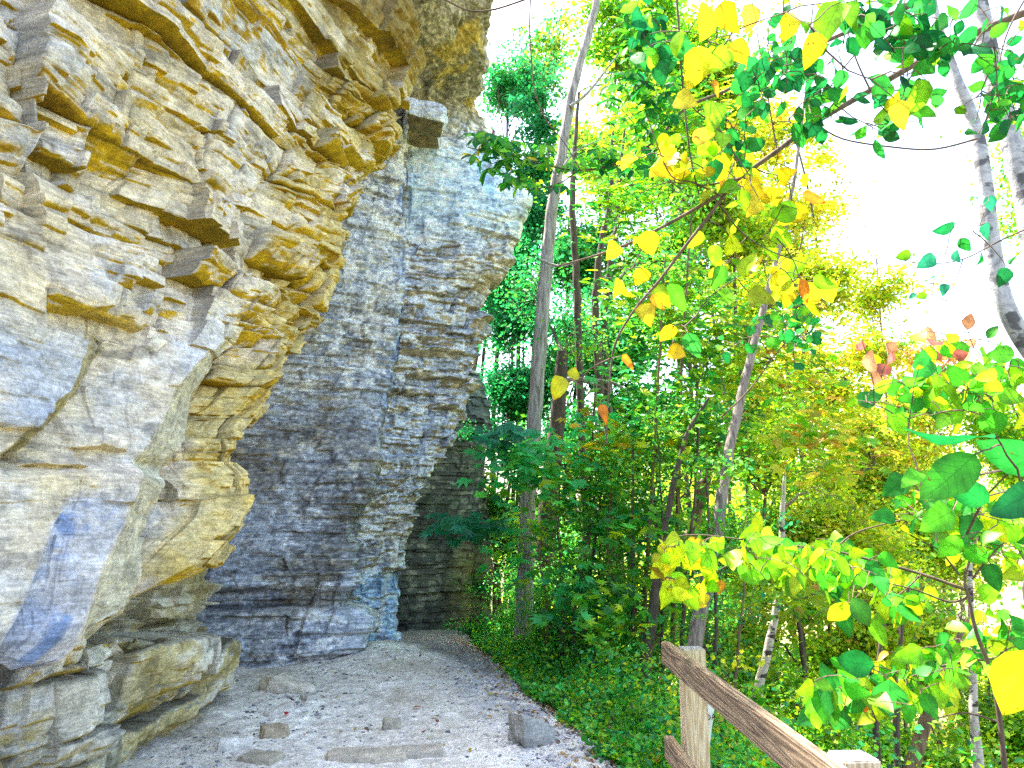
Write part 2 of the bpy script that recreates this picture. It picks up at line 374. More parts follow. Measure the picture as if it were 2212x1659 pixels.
    b3, e3, k3, j3 = blocks(s + 7.3, z, 0.045, 0.16, 9, tilt=0.5, lean=0, straight=0.5)
    n0 = fbm(s * 0.9, z * 0.9, 2.2, 3); n1 = fbm(s * 5, z * 7, 4.2, 4); n2 = fbm(s * 22, z * 30, 1.2, 3)
    sm = sstep(-0.15, 0.3, fbm(s * 1.3, z * 1.1, 9.9, 2))      # smoother expanses
    lo2 = 1 - 0.6 * sstep(760, 900, py); A1 = (0.13 + 0.02 * edge) * lo2; A2 = ((0.040 - 0.034 * sm) + 0.026 * edge) * lo2
    D = D + rough_m * (A1 * b1 + A2 * b2 + 0.007 * b3 * (1 + edge - .7 * sm)) + 0.09 * n0 * infr * rough_m
    D += slab * (0.006 * b2 + 0.03 * n0) + 0.016 * n1 * (0.5 + 0.5 * rough_m) + 0.004 * n2
    x0, y0, z0 = G[..., 0].copy(), G[..., 1].copy(), G[..., 2].copy()
    wz = 0.075 * fbm(x0 * 1.3, y0 * 1.3, z0 * 1.3, 3) + 0.018 * fbm(x0 * 7, y0 * 7, z0 * 7, 3)
    wy = 0.16 * fbm(x0 * 1.1 + 5, y0 * 1.1, z0 * 1.6, 3) + 0.035 * fbm(x0 * 6 + 5, y0 * 6, z0 * 6, 3)
    wk = np.ones_like(wz); wk[:3] = 0; wk[-3:] = 0
    G = G + np.stack([0 * wz, wy * wk, wz * wk], -1)
    fade = np.ones_like(D); fade[:3] = 0; fade[-3:] = 0
    D *= fade
    def colf(P, n):
        x, y, zz = P[..., 0], P[..., 1], P[..., 2]
        nz = n[..., 2] * np.sign(n[G.shape[0] // 2, G.shape[1] // 2, 0])
        q1 = fbm(x * 2.2, y * 2.2, zz * 3.5, 4); q2 = fbm(x * 9, y * 9, zz * 14, 4); q3 = fbm(x * 1.1 + 9, y * 1.1, zz * 1.4, 3)
        q4 = fbm(x * 3 + 2, y * 3, zz * 40, 3)
        pale = np.array([0.78, 0.68, 0.54]); cool = np.array([0.64, 0.62, 0.60]); warm = np.array([0.66, 0.54, 0.30])
        c = np.ones(P.shape) * pale
        c = mixc(c, cool, sstep(-0.15, 0.3, q1 + 0.2 * q2))
        c = mixc(c, warm, 0.6 * sstep(0.05, 0.4, q3 + 0.3 * q2)); c = mixc(c, (0.22, 0.20, 0.17), 0.55 * sstep(0.18, 0.4, fbm(x * 6, y * 6, zz * 16 + 5, 4)))
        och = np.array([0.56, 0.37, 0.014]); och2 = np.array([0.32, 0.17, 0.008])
        under = sstep(0.40, 0.68, -nz + 0.25 * q2)  # ochre painted on down-facing rock, standing in for weaker blue skylight there
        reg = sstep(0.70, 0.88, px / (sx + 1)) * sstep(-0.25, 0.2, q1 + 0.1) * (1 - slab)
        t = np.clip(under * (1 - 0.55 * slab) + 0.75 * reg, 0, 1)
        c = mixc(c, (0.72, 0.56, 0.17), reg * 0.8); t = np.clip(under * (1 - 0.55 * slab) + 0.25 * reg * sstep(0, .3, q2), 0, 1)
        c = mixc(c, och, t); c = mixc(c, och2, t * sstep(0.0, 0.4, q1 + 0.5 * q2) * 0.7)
        # grey-green bevels on the slabs, blue mineral stain on the lowest slab
        c = mixc(c, (0.56, 0.52, 0.36), slab * ramp(px, xe2, xe2 + 18) * 0.75)
        c = mixc(c, (0.33, 0.29, 0.13), low * ((px > xe1) & (px < xb1)) * 0.7 * (py < 1010))  # shade of the down-turned upper bevel painted into the colour
        rb = slab * sstep(6, -10, px - xe2) * sstep(-8, 6, px - xe0) * sstep(1040, 1130, py)
        c = mixc(c, (0.52, 0.56, 0.68), rb * 0.6); c = mixc(c, (0.20, 0.28, 0.44), rb * 0.5 * sstep(0.0, 0.25, q1 + 0.5 * q2 - 0.03))
        vn = fbm((y * 1.0 - zz * 0.55) * 5.0, zz * 1.1, x * .5, 4); c = mixc(c, (0.08, 0.20, 0.46), rb * 0.55 * sstep(0.12, 0.28, vn) * sstep(-.2, .15, q1 + q2)); c = mixc(c, (0.60, 0.62, 0.70), rb * 0.7 * sstep(0.1, 0.25, fbm(y * 12, zz * 12, x * 12, 4)))
        bl2 = slab * (px < xe1) * sstep(-0.1, 0.35, q3 + 0.4 * q2) * (py < 930)
        c = mixc(c, (0.38, 0.46, 0.62), bl2 * 0.6)
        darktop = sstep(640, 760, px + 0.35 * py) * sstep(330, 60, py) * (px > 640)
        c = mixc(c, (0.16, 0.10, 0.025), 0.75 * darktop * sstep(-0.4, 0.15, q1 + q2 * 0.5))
        e = np.minimum(e1, e2)
        c *= (1 - 0.6 * np.exp(-e1 / 0.006) * (hsh(k1, j1, 8) > 0.3) * rough_m)[..., None]
        c *= (1 + 0.4 * q2 + 0.25 * q4 + 0.25 * fbm(x * 30, y * 30, zz * 40, 2))[..., None]
        return c
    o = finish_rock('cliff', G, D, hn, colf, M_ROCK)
    tag(o, 'pale and ochre blocky limestone cliff overhanging the left side of the path', 'cliff', kind='structure')
near_cliff()

# ---- the layered grey buttress behind it
def buttress():
    #  py   hiddenL     B1a         corner      crease      B2a          B2b           silhouette
    T = [(1470, (250, 8.7), (520, 9.0), (735, 9.35), (752, 10.4), (790, 10.6), (830, 10.75), (862, 10.95)),
         (1330, (230, 8.9), (500, 9.3), (742, 9.6), (755, 10.4), (790, 10.6), (830, 10.75), (860, 10.95)),
         (1200, (230, 9.0), (500, 9.4), (740, 9.65), (765, 10.3), (800, 10.5), (840, 10.7), (878, 11.0)),
         (1100, (250, 9.1), (520, 9.5), (762, 9.75), (788, 10.3), (820, 10.5), (865, 10.7), (905, 11.0)),
         (1000, (300, 9.1), (560, 9.5), (800, 9.9), (820, 10.3), (855, 10.5), (905, 10.7), (955, 11.1)),
         (900, (350, 9.2), (600, 9.6), (824, 10.0), (840, 10.3), (880, 10.5), (935, 10.8), (987, 11.1)),
         (800, (400, 9.2), (640, 9.6), (838, 10.05), (850, 10.3), (900, 10.5), (960, 10.8), (1028, 11.1)),
         (640, (450, 9.2), (700, 9.6), (860, 10.1), (866, 10.3), (920, 10.4), (990, 10.7), (1050, 11.1)),
         (560, (480, 9.2), (720, 9.6), (862, 10.1), (869, 10.3), (930, 10.4), (1020, 10.6), (1105, 11.0)),
         (430, (520, 9.2), (750, 9.7), (868, 10.1), (876, 10.25), (940, 10.35), (1050, 10.6), (1130, 11.0)),
         (360, (560, 9.2), (770, 9.7), (870, 10.1), (878, 10.25), (940, 10.35), (1020, 10.6), (1092, 11.0)),
         (285, (600, 9.2), (780, 9.7), (872, 10.05), (880, 10.2), (930, 10.3), (990, 10.5), (1034, 10.9)),
         (215, (620, 8.9), (790, 9.3), (874, 9.8), (884, 9.9), (930, 10.0), (985, 10.2), (1030, 10.5)),
         (100, (640, 8.2), (800, 8.5), (876, 8.9), (890, 9.0), (940, 9.1), (1000, 9.3), (1047, 9.7)),
         (0, (650, 7.6), (800, 7.9), (890, 8.3), (905, 8.4), (950, 8.5), (1015, 8.8), (1064, 9.2)),
         (-200, (650, 7.3), (800, 7.6), (890, 7.9), (910, 8.0), (960, 8.1), (1030, 8.4), (1085, 8.8))]
    rows = []
    for r in T:
        row = [R(px, r[0], Y) for (px, Y) in r[1:]]
        e = row[-1]
        row += [e + np.array([-0.3, 0.5, 0]), e + np.array([-1.6, 1.6, 0]), e + np.array([-7.0, 8.0, 0])]
        rows.append(row)
    C = np.array(rows)
    t1 = C[-1].copy(); t1[:, 2] = 9.8; t2 = t1 + np.array([-2.5, 1, 0.5]); t3 = t1 + np.array([-16, 4, 1.5])
    C = np.concatenate([C, t1[None], t2[None], t3[None]])
    nr = C.shape[0] - 1; nc = C.shape[1] - 1
    fr = [1] * (nr - 4) + [3, 6, 10, 60]
    fc = [3, 1, 1, 1, 1, 1, 1, 3, 30]
    G, ur, uc = resample(C, 0.0105, fr, fc)
    hn = outward(G, 0.35)
    if hn[G.shape[0] // 2, G.shape[1] // 2, 1] > 0: hn = -hn
    s = arc_s(G) + 0.2 * G[..., 0]; z = G[..., 2]
    px, py = proj(G); UC = uc[None, :] * np.ones((G.shape[0], 1))
    roof = 1 - sstep(215, 300, py)
    b1, e1, k1, j1 = blocks(s, z, 0.42, 1.6, 21, tilt=0.5, crack=0.1)
    b2, e2, k2, j2 = blocks(s + 2, z, 0.115, 0.55, 23, tilt=0.5, jog=0.5)
    b3, e3, k3, j3 = blocks(s + 5, z, 0.045, 0.20, 25, tilt=0.5, jog=0.5)
    n0 = fbm(s * 0.8, z * 0.7, 6.2, 3); n1 = fbm(s * 4, z * 5, 4.4, 4)
    smooth = sstep(300, 340, py) * (1 - sstep(430, 520, py)) * (UC > 3.2)           # plain blue-white face near the top
    smooth = np.maximum(smooth, 0.6 * sstep(0.05, 0.35, fbm(s * 1.1, z * 0.8, 3.3, 2)))
    rg = 1 - 0.8 * smooth
    bnd = np.exp(-((UC - np.interp(py, [250, 600, 900, 1300], [2.3, 2.55, 2.5, 2.3])) / 0.35) ** 2) * sstep(1050, 850, py); rg = rg * (1 - .7 * bnd)
    mid = sstep(430, 560, py) * (1 - sstep(880, 960, py)) * (UC > 3.0)
    D = 0.07 * b1 * rg + (0.05 + 0.035 * mid) * b2 * rg + 0.018 * b3 * rg + 0.12 * n0 + 0.02 * n1 + 0.006 * fbm(s * 20, z * 30, 2.2, 3)
    # ledge courses at the foot of the nearer face
    foot = (UC < 3.0) * 1.0
    zf_ = z + 0.09 * fbm(s * 1.3, 0 * s, 5.5, 3); dp_ = 0.55 + 0.6 * sstep(-.3, .4, vnoise(s * .8, 0 * s, 2.2))
    D += foot * (0.22 * sstep(0.62, 0.56, zf_) - 0.22 * dp_ * sstep(0.52, 0.60, zf_) * sstep(0.80, 0.74, zf_) + 0.10 * sstep(0.78, 0.84, z) * sstep(1.5, 1.3, z)) 
    bf, ef, kf, jf = blocks(s + 1, z, 0.6, 0.9, 29, tilt=0.3)
    D += foot * 0.06 * bf * sstep(1.7, 1.4, z) - foot * 0.1 * sstep(0.10, 0.0, z)
    D = D * (1 - 0.5 * roof) + roof * (0.20 * fbm(s * 2, G[..., 1] * 2, 1.1, 4) + 0.05 * fbm(s * 9, G[..., 1] * 9, z * 9, 3))
    # knob on the right rim
    D += 0.16 * np.exp(-((py - 440) / 30.0) ** 2 - ((UC - 6) / 0.35) ** 2)
    D = blur(D, 1)
    D[:2] = 0; D[-3:] = 0
    def colf(P, n):
        sgn = 1 if n[G.shape[0] // 2, G.shape[1] // 2, 1] < 0 else -1
        nz = n[..., 2] * sgn
        x, y, zz = P[..., 0], P[..., 1], P[..., 2]
        q1 = fbm(x * 1.6, y * 1.6, zz * 1.8, 4); q2 = fbm(x * 7, y * 7, zz * 10, 4); q3 = fbm(s * 2.6, 3.3, zz * 0.45, 3); q4 = fbm(s * 2, 1.0, zz * 16, 4)
        grey = np.array([0.40, 0.43, 0.50]); tan = np.array([0.50, 0.45, 0.34]); blue = np.array([0.15, 0.33, 0.62]); white = np.array([0.78, 0.78, 0.80]); dk = np.array([0.12, 0.12, 0.135]); q5 = fbm(x * 22, y * 22, zz * 34, 3); q6 = fbm(s * 9, 2.2, zz * 3, 4)
        c = np.ones(P.shape) * grey
        c = mixc(c, tan, 0.7 * sstep(0.0, 0.3, q1 + 0.3 * q4))
        left = (UC < 3.05)
        c = mixc(c, white, 0.75 * sstep(0.0, 0.35, q2 + 0.35 * q1 + 0.4 * q5 + 0.4 * q6 + 0.06))
        band = np.exp(-((UC - np.interp(py, [250, 600, 900, 1300], [2.3, 2.55, 2.5, 2.3])) / 0.38) ** 2) * sstep(1000, 850, py) * sstep(330, 450, py)
        c = mixc(c, (0.13, 0.25, 0.48), 0.9 * np.clip(band * (1.0 + q2 - q5), 0, 1))
        c = mixc(c, (0.17, 0.15, 0.13), 0.65 * sstep(2.62, 2.8, UC) * sstep(3.12, 3.0, UC) * sstep(-.3, .1, q2) * (py > 300))  # rough grey strip, shade of the facet turned away painted into its colour
        c = mixc(c, (0.60, 0.57, 0.50), 0.45 * (UC > 3.1) * sstep(-.2, .3, q1) * (py > 430))
        up = sstep(300, 340, py) * (1 - sstep(440, 560, py)) * (UC > 3.1)
        c = mixc(c, (0.45, 0.58, 0.72), 0.85 * up)
        c = mixc(c, blue, 0.75 * up * sstep(0.0, 0.35, q3 + 0.15 * q2) * sstep(520, 380, py))
        b2m = (UC > 3.1) * sstep(800, 900, py) * sstep(1180, 1000, py)
        c = mixc(c, (0.30, 0.36, 0.50), 0.6 * b2m * sstep(-0.2, 0.2, q1))
        c = mixc(c, (0.28, 0.45, 0.66), 0.8 * (UC > 3.0) * sstep(1210, 1260, py) * sstep(-0.3, 0.2, q3 + 0.3 * q2 + 0.2))
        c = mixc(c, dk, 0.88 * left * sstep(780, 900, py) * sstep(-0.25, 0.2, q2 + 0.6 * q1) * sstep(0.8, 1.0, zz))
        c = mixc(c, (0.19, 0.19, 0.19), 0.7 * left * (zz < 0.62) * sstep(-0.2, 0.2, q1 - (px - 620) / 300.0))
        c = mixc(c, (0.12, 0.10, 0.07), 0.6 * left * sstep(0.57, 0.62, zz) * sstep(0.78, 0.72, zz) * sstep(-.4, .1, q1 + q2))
        und = sstep(0.25, 0.55, -nz + 0.2 * q2) * (1 - roof)  # undersides painted brown, as less blue skylight would leave them
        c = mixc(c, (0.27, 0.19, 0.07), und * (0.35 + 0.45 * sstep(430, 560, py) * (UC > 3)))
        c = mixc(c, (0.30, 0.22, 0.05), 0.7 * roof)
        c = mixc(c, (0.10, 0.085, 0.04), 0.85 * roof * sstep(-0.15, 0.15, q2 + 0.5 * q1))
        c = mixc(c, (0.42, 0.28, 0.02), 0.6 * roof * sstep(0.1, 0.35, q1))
        rim = (UC > 5.75) * sstep(0.0, 0.3, q2 + 0.25)
        c = mixc(c, (0.50, 0.49, 0.48), 0.6 * rim * roof)
        c *= (1 - 0.5 * np.exp(-e2 / 0.007) * rg * (hsh(k2, j2, 3) > 0.4))[..., None]
        c *= (1 - 0.3 * np.exp(-e3 / 0.006) * rg)[..., None]
        c *= (1.5 * (1 + 0.5 * q2 + 0.35 * q4 + 0.8 * q5))[..., None]
        return c
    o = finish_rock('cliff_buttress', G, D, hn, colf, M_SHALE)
    tag(o, 'tall grey and blue thin-layered rock buttress, its top leaning over the path', 'rock buttress', kind='structure')
    return o
B_OBJ = buttress()

# ---- the block hanging under the roof of the buttress (a part of it)
def rough_box(corners, res, amp, seed, colf=None, T=None):
    """8 corners (bottom 4 ccw, top 4 ccw) -> rough closed block with sub-divided faces"""
    c = np.array(corners, float); faces = [(0, 3, 2, 1), (4, 5, 6, 7), (0, 1, 5, 4), (1, 2, 6, 5), (2, 3, 7, 6), (3, 0, 4, 7)]
    ctr = c.mean(0); V = []; Q = []; Cc = []; off = 0
    u = np.linspace(0, 1, res); U, Vv = np.meshgrid(u, u)
    for f in faces:
        a, b, d, e = c[list(f)]
        P = a * ((1-U)*(1-Vv))[..., None] + b * (U*(1-Vv))[..., None] + d * (U*Vv)[..., None] + e * ((1-U)*Vv)[..., None]
        dd = P - ctr; dn = dd / (np.linalg.norm(dd, axis=2, keepdims=True) + 1e-9)
        size = np.abs(c - ctr).mean()
        rnd = 0.10 * size * (np.abs(U - .5) * 2) ** 6 + 0.10 * size * (np.abs(Vv - .5) * 2) ** 6
        k = 1.0 / (size + 1e-6)
        N = fbm(P[..., 0] * k * 1.2 + seed, P[..., 1] * k * 1.2, P[..., 2] * k * 1.2, 5) * amp * size * 1.6
        N += (np.floor(vnoise(P[..., 0] * k + seed, P[..., 1] * k, P[..., 2] * k * 1.5) * 3) / 3) * amp * size * 0.7
        Pp = P + dn * (N - rnd)[..., None]
        V.append(Pp.reshape(-1, 3)); Q.append(grid_quads(res, res) + off); off += res * res
        if colf is not None:
            nn = np.cross(b - a, e - a); nn /= np.linalg.norm(nn) + 1e-9
            Cc.append(colf(Pp, nn).reshape(-1, 3))
    return np.concatenate(V), np.concatenate(Q), (np.concatenate(Cc) if Cc else None)
def stonecol(base, under=None, amt=0.3):
    base = np.minimum(np.array(base) * 1.3, .85)
    def f(P, n):
        q = fbm(P[..., 0] * 9, P[..., 1] * 9, P[..., 2] * 13, 4); c = np.ones(P.shape) * base
        if under is not None and n[2] < -0.4: c = np.ones(P.shape) * np.array(under)  # down-facing side gets its own colour, painted for the missing skylight
        return np.clip(c * (1 + amt * q)[..., None], 0.01, 0.9)
    return f
fz0 = R(875, 243, 9.35); fz1 = R(965, 266, 9.5); bz0 = R(880, 305, 10.45); bz1 = R(952, 318, 10.45)
zb = (fz0[2] + fz1[2]) / 2
ft0 = fz0.copy(); ft0[2] += 0.30; ft1 = fz1.copy(); ft1[2] += 0.26; bt0 = bz0.copy(); bt0[2] = zb + 0.5; bt1 = bz1.copy(); bt1[2] = zb + 0.5; bz0[2] = zb; bz1[2] = zb
V, Q, Cc = rough_box([fz0, fz1, bz1, bz0, ft0, ft1, bt1, bt0], 60, 0.20, 3, stonecol((0.56, 0.59, 0.64), (0.25, 0.19, 0.09)))
o = mesh_obj('hanging_block', V, Q, M_SHALE, B_OBJ, Cc); o['label'] = 'square block hanging under the mossy roof of rock'

# ---- far columns
def column(rows_t, du, seed, name, label, dark=1.0, top_z=None):
    rows = []
    for r in rows_t:
        row = [R(px, r[0], Y) for (px, Y) in r[1:]]; e = row[-1]
        row += [e + np.array([-0.25, 0.6, 0]), e + np.array([-2.0, 2.5, 0])]
        rows.append(row)
    C = np.array(rows); t = C[-1] + np.array([-0.15, 1.2, 0.15]); t2 = C[-1] + np.array([-0.5, 4, 0.2])
    C = np.concatenate([C, t[None], t2[None]])
    G, ur, uc = resample(C, du); hn = outward(G, 0.3)
    if hn[G.shape[0] // 2, G.shape[1] // 2, 1] > 0: hn = -hn
    s = arc_s(G); z = G[..., 2]
    b1, e1, k1, j1 = blocks(s, z, 0.30, 0.8, seed, tilt=0.5); b2, e2, k2, j2 = blocks(s + 2, z, 0.07, 0.3, seed + 2, tilt=0.4)
    D = 0.05 * b1 + 0.03 * b2 + 0.12 * fbm(s, z * 0.6, seed, 3) + 0.02 * fbm(s * 7, z * 9, seed, 3)
    D[:2] = 0; D[-2:] = 0
    px, py = proj(G)
    def colf(P, n):
        q1 = fbm(P[..., 0] * 2, P[..., 1] * 2, P[..., 2] * 1.2, 4); q2 = fbm(P[..., 0] * 8, P[..., 1] * 8, P[..., 2] * 12, 4)
        c = np.ones(P.shape) * np.array([0.15, 0.145, 0.13])
        c = mixc(c, (0.36, 0.34, 0.28), sstep(0.0, 0.35, q2 + 0.4 * q1 + 0.05))
        c = mixc(c, (0.09, 0.09, 0.085), 0.8 * sstep(0.0, 0.3, q1))
        c = mixc(c, (0.34, 0.30, 0.13), 0.7 * sstep(950, 1010, px) * sstep(1150, 1230, py))
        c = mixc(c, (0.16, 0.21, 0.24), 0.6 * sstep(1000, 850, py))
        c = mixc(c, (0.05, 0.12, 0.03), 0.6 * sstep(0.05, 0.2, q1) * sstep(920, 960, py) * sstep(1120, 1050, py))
        c *= (1 - 0.5 * np.exp(-e2 / 0.01))[..., None]
        return c * (dark * (1 + 0.3 * q2))[..., None]
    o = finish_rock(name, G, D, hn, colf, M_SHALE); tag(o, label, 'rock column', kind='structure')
column([(1430, (700, 12.6), (820, 12.9), (930, 13.3), (1008, 14.0)), (1300, (700, 12.6), (830, 12.9), (940, 13.3), (1012, 14.0)),
        (1180, (700, 12.8), (850, 13.1), (960, 13.5), (1030, 14.0)), (1050, (700, 12.9), (880, 13.2), (990, 13.7), (1048, 14.1)),
        (950, (700, 13), (900, 13.3), (1000, 13.8), (1052, 14.2)), (870, (700, 13), (920, 13.5), (1000, 14), (1050, 14.4)),
        (805, (700, 13), (930, 13.9), (1000, 14.2), (1030, 14.6))], 0.018, 41, 'rock_column',
       'dark grey rock column with a rounded top, behind the leaning buttress at the bend')
column([(1430, (940, 15.5), (1010, 15.5), (1066, 15.8)), (1250, (940, 15.5), (1010, 15.5), (1064, 15.8)), (1120, (940, 15.5), (1010, 15.5), (1056, 15.9)),
        (1040, (940, 15.5), (1000, 15.6), (1046, 16))], 0.022, 47, 'rock_column', 'narrow olive-brown rock column beyond the dark one, farthest rock along the path', 0.9)

# ------------------------------------------------------------------ path and ground
EY = np.array([-6, 1.0, 3.0, 4.4, 5.44, 6.34, 7.44, 9.0, 10.3, 11.5, 13, 15, 18, 26])
EX = np.array([1.2, 1.1, 1.0, 0.86, 0.68, 0.50, 0.16, -0.12, -0.42, -0.62, -0.62, -0.9, -2.0, -6])
def path_z(x, y):
    z = 0.05 * fbm(x * 0.9, y * 0.9, 0.5, 3) + 0.02 * fbm(x * 5, y * 5, 1.5, 3)
    z = z - 0.05 * np.clip(y - 10.0, 0, 2.5) - 0.10 * np.clip(y - 12.5, 0, 30)
    z = z + 0.10 * sstep(1.2, 0.2, np.abs(x + 1.3)) * sstep(8.2, 9.4, y) * sstep(11.2, 10.2, y)
    return z
def ground_z(x, y):
    ex = np.interp(y, EY, EX); d = x - ex
    pz = path_z(np.minimum(x, ex), y)
    drop = np.where(d > 0, -0.05 * sstep(0, 0.3, d) - 0.42 * np.clip(d - 0.25, 0, 30) * (0.8 + 0.2 * sstep(0, 4, d)), 0)
    drop = np.maximum(drop, -11 - 0.02 * np.abs(x))
    drop = drop + 0.25 * fbm(x * 0.5, y * 0.5, 3.3, 3) * sstep(0.5, 4, d)
    return pz * sstep(30, 10, np.abs(x)) + drop - 0.05 * sstep(0.05, -0.05, d)
def nonuni(a, b, lo, hi, step, g=1.12):
    v = list(np.arange(a, b, step)); s = step
    while v[-1] < hi: s = min(s * g, 8.0); v.append(v[-1] + s)
    s = step; w_ = [v[0]]
    while w_[-1] > lo: s = min(s * g, 8.0); w_.append(w_[-1] - s)
    return np.array(w_[:0:-1] + v)
gx = nonuni(-2, 6, -150, 260, 0.08); gy = nonuni(0, 16, -60, 420, 0.1)
X, Y = np.meshgrid(gx, gy); Z = ground_z(X, Y)
P = np.stack([X, Y, Z], -1)
q = fbm(X * 1.5, Y * 1.5, 1, 4); c = mixc(np.ones(P.shape) * np.array([0.10, 0.08, 0.05]), (0.05, 0.09, 0.02), sstep(-0.1, 0.3, q)); c = mixc(c, (0.22, 0.15, 0.05), sstep(0.1, 0.5, fbm(X * 3, Y * 3, 5, 3))); c = mixc(c, (0.30, 0.30, 0.12), 0.8 * sstep(5, 9, X) * sstep(-.4, .1, q))  # far slope paled in colour to stand in for haze and sunlit ground
o = mesh_obj('ground', P, grid_quads(*X.shape), M_SOIL, col=c, smooth=True)
tag(o, 'wooded slope of dark soil falling away on the right of the path', 'ground', kind='structure')
# path sheet
ny, nx = 900, 420
yy = np.linspace(1.5, 17, ny); Yp = yy[:, None] * np.ones((1, nx)); exr = np.interp(yy, EY, EX)
frac = np.linspace(0, 1, nx) ** 0.9
exj = exr + 0.09 * fbm(yy * 1.5, 0 * yy, 3.3 + 0 * yy, 3) + 0.03
Xp = -5.0 + (exj[:, None] + 5.0) * frac[None, :]
fine = 0.012 * fbm(Xp * 14, Yp * 14, 7.7, 4)
peb = np.maximum(0, fbm(Xp * 38, Yp * 38, 2.7, 2) - 0.15) * 0.03
gr = sstep(-1.0, -0.25, Xp - exj[:, None]) ; gr = np.clip(gr + 0.6 * sstep(-2.3, -2.7, Xp + 0.25 * (Yp - 6)), 0, 1)
Zp = path_z(Xp, Yp) + 0.004 + fine + peb * (0.25 + gr) - 0.09 * sstep(-0.07, 0.0, Xp - exj[:, None])
Pp = np.stack([Xp, Yp, Zp], -1)
q1 = fbm(Xp * 1.6, Yp * 1.6, 2, 4); q2 = fbm(Xp * 11, Yp * 11, 2, 4); q3 = fbm(Xp * 45, Yp * 45, 6, 3)
c = np.ones(Pp.shape) * np.array([0.66, 0.61, 0.55])
c = mixc(c, (0.80, 0.76, 0.70), sstep(0, 0.4, q1 + 0.3 * q2)); c = mixc(c, (0.46, 0.40, 0.32), sstep(0.1, 0.5, -q1 + 0.3 * q2) * 0.8)
c = mixc(c, (0.33, 0.335, 0.38), gr * sstep(-0.25, 0.35, q2 + 0.3 * q3 + 0.1) * 0.85)
c = mixc(c, (0.17, 0.155, 0.15), 0.85 * sstep(10.1, 10.6, Yp + 1.5 * (Xp + 1.55)))  # dark gravel past the crest, with the shade of the dip painted in
c *= (1 + 0.45 * q3 + .2 * q2)[..., None]
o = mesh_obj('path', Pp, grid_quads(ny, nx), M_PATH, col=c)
tag(o, 'pale packed dirt footpath with dark gravel along its outer edge', 'path', kind='structure')

# ------------------------------------------------------------------ stones, ledge blocks
def stone(name, px, py, Yd, w_, d_, h_, col, seed, label, rot=0.0, under=None, amp=0.12, sink=0.35, tilt=(0, 0), res=18, mat=None, z=None, group=None, wedge=0.0, cat='stone'):
    base = R(px, py, Yd); x0, y0 = base[0], base[1]
    z0 = float(path_z(np.array(x0), np.array(y0))) if z is None else z
    rs = np.random.RandomState(seed); j = lambda: 1 + rs.uniform(-.14, .14)
    cor = []
    for zz in (-h_ * sink, h_ * (1 - sink)):
        sh = 1.0 if zz < 0 else 0.88
        for (a, b) in ((-1, -1), (1, -1), (1, 1), (-1, 1)):
            cor.append([a * w_ / 2 * sh * j(), b * d_ / 2 * sh * j(), zz * (1 + (wedge * a if zz > 0 else 0)) * (j() if zz > 0 else 1)])
    cor = np.array(cor); cr, sr = math.cos(rot), math.sin(rot)
    cor[:, 2] += cor[:, 0] * tilt[0] + cor[:, 1] * tilt[1]
    xy = cor[:, :2].copy(); cor[:, 0] = xy[:, 0] * cr - xy[:, 1] * sr; cor[:, 1] = xy[:, 0] * sr + xy[:, 1] * cr
    V, Q, Cc = rough_box(cor, res, amp, seed * 1.37, stonecol(col, under))
    o = mesh_obj(name, V, Q, mat or M_STONE, col=Cc); o.location = (x0, y0, z0)
    tag(o, label, cat, group); return o
LS = (0.47, 0.42, 0.35)
# loose stones on the path (px,py of base)
G_ = 'loose stones lying on the path'
stone('stone', 1146, 1596, 6.05, 0.30, 0.30, 0.26, (0.30, 0.29, 0.27), 1, 'pointed grey rock with a dark left side, in the gravel at the path edge', 0.5, amp=0.16, group=G_, wedge=-0.35)
stone('stone', 576, 1468, 7.9, 0.13, 0.16, 0.19, (0.46, 0.40, 0.28), 2, 'small upright tan stone just left of the pale wedge-shaped slab', 0.2, group=G_)
stone('stone', 632, 1480, 7.75, 0.42, 0.26, 0.17, (0.50, 0.45, 0.37), 3, 'pale wedge-shaped slab tilted down to the right, before the buttress foot', -0.25, tilt=(-0.25, 0), group=G_)
stone('stone', 600, 1534, 6.9, 0.26, 0.12, 0.10, (0.58, 0.54, 0.48), 4, 'slim whitish stone pointing up to the right, midway along the left side of the path', 0.8, tilt=(0.25, 0), group=G_)
stone('stone', 508, 1612, 5.9, 0.24, 0.26, 0.10, (0.60, 0.57, 0.52), 5, 'flat white stone slab nearest the corner of the low ledge', 0.3, group=G_, tilt=(0, -0.2))
stone('stone', 590, 1588, 6.2, 0.20, 0.16, 0.12, (0.36, 0.29, 0.20), 6, 'brownish lump of rock beside the flat white slab', 0.6, group=G_)
stone('stone', 845, 1560, 6.45, 0.16, 0.12, 0.12, (0.38, 0.34, 0.27), 9, 'small standing stone just beyond the slab set flat in the path', 0.1, group=G_)
stone('stone', 790, 1632, 5.68, 0.62, 0.30, 0.10, (0.40, 0.35, 0.28), 7, 'long flat tan slab set in the middle of the path', 0.03, amp=0.07, sink=0.5, res=26, group='slabs set in the path')
stone('stone', 912, 1618, 5.8, 0.34, 0.24, 0.09, (0.41, 0.36, 0.30), 8, 'shorter tan slab set in the path, right of the long one', 0.2, amp=0.08, sink=0.5, group='slabs set in the path')
stone('stone', 560, 1640, 5.6, 0.30, 0.22, 0.08, (0.35, 0.31, 0.24), 10, 'half buried dull slab at the near end of the path, beside the white slab', -0.3, amp=0.08, sink=0.5, group='slabs set in the path')
stone('stone', 670, 1496, 7.4, 0.16, 0.14, 0.07, (0.44, 0.41, 0.36), 13, 'low grey stone just right of the pale wedge-shaped slab', 0.9, group=G_)
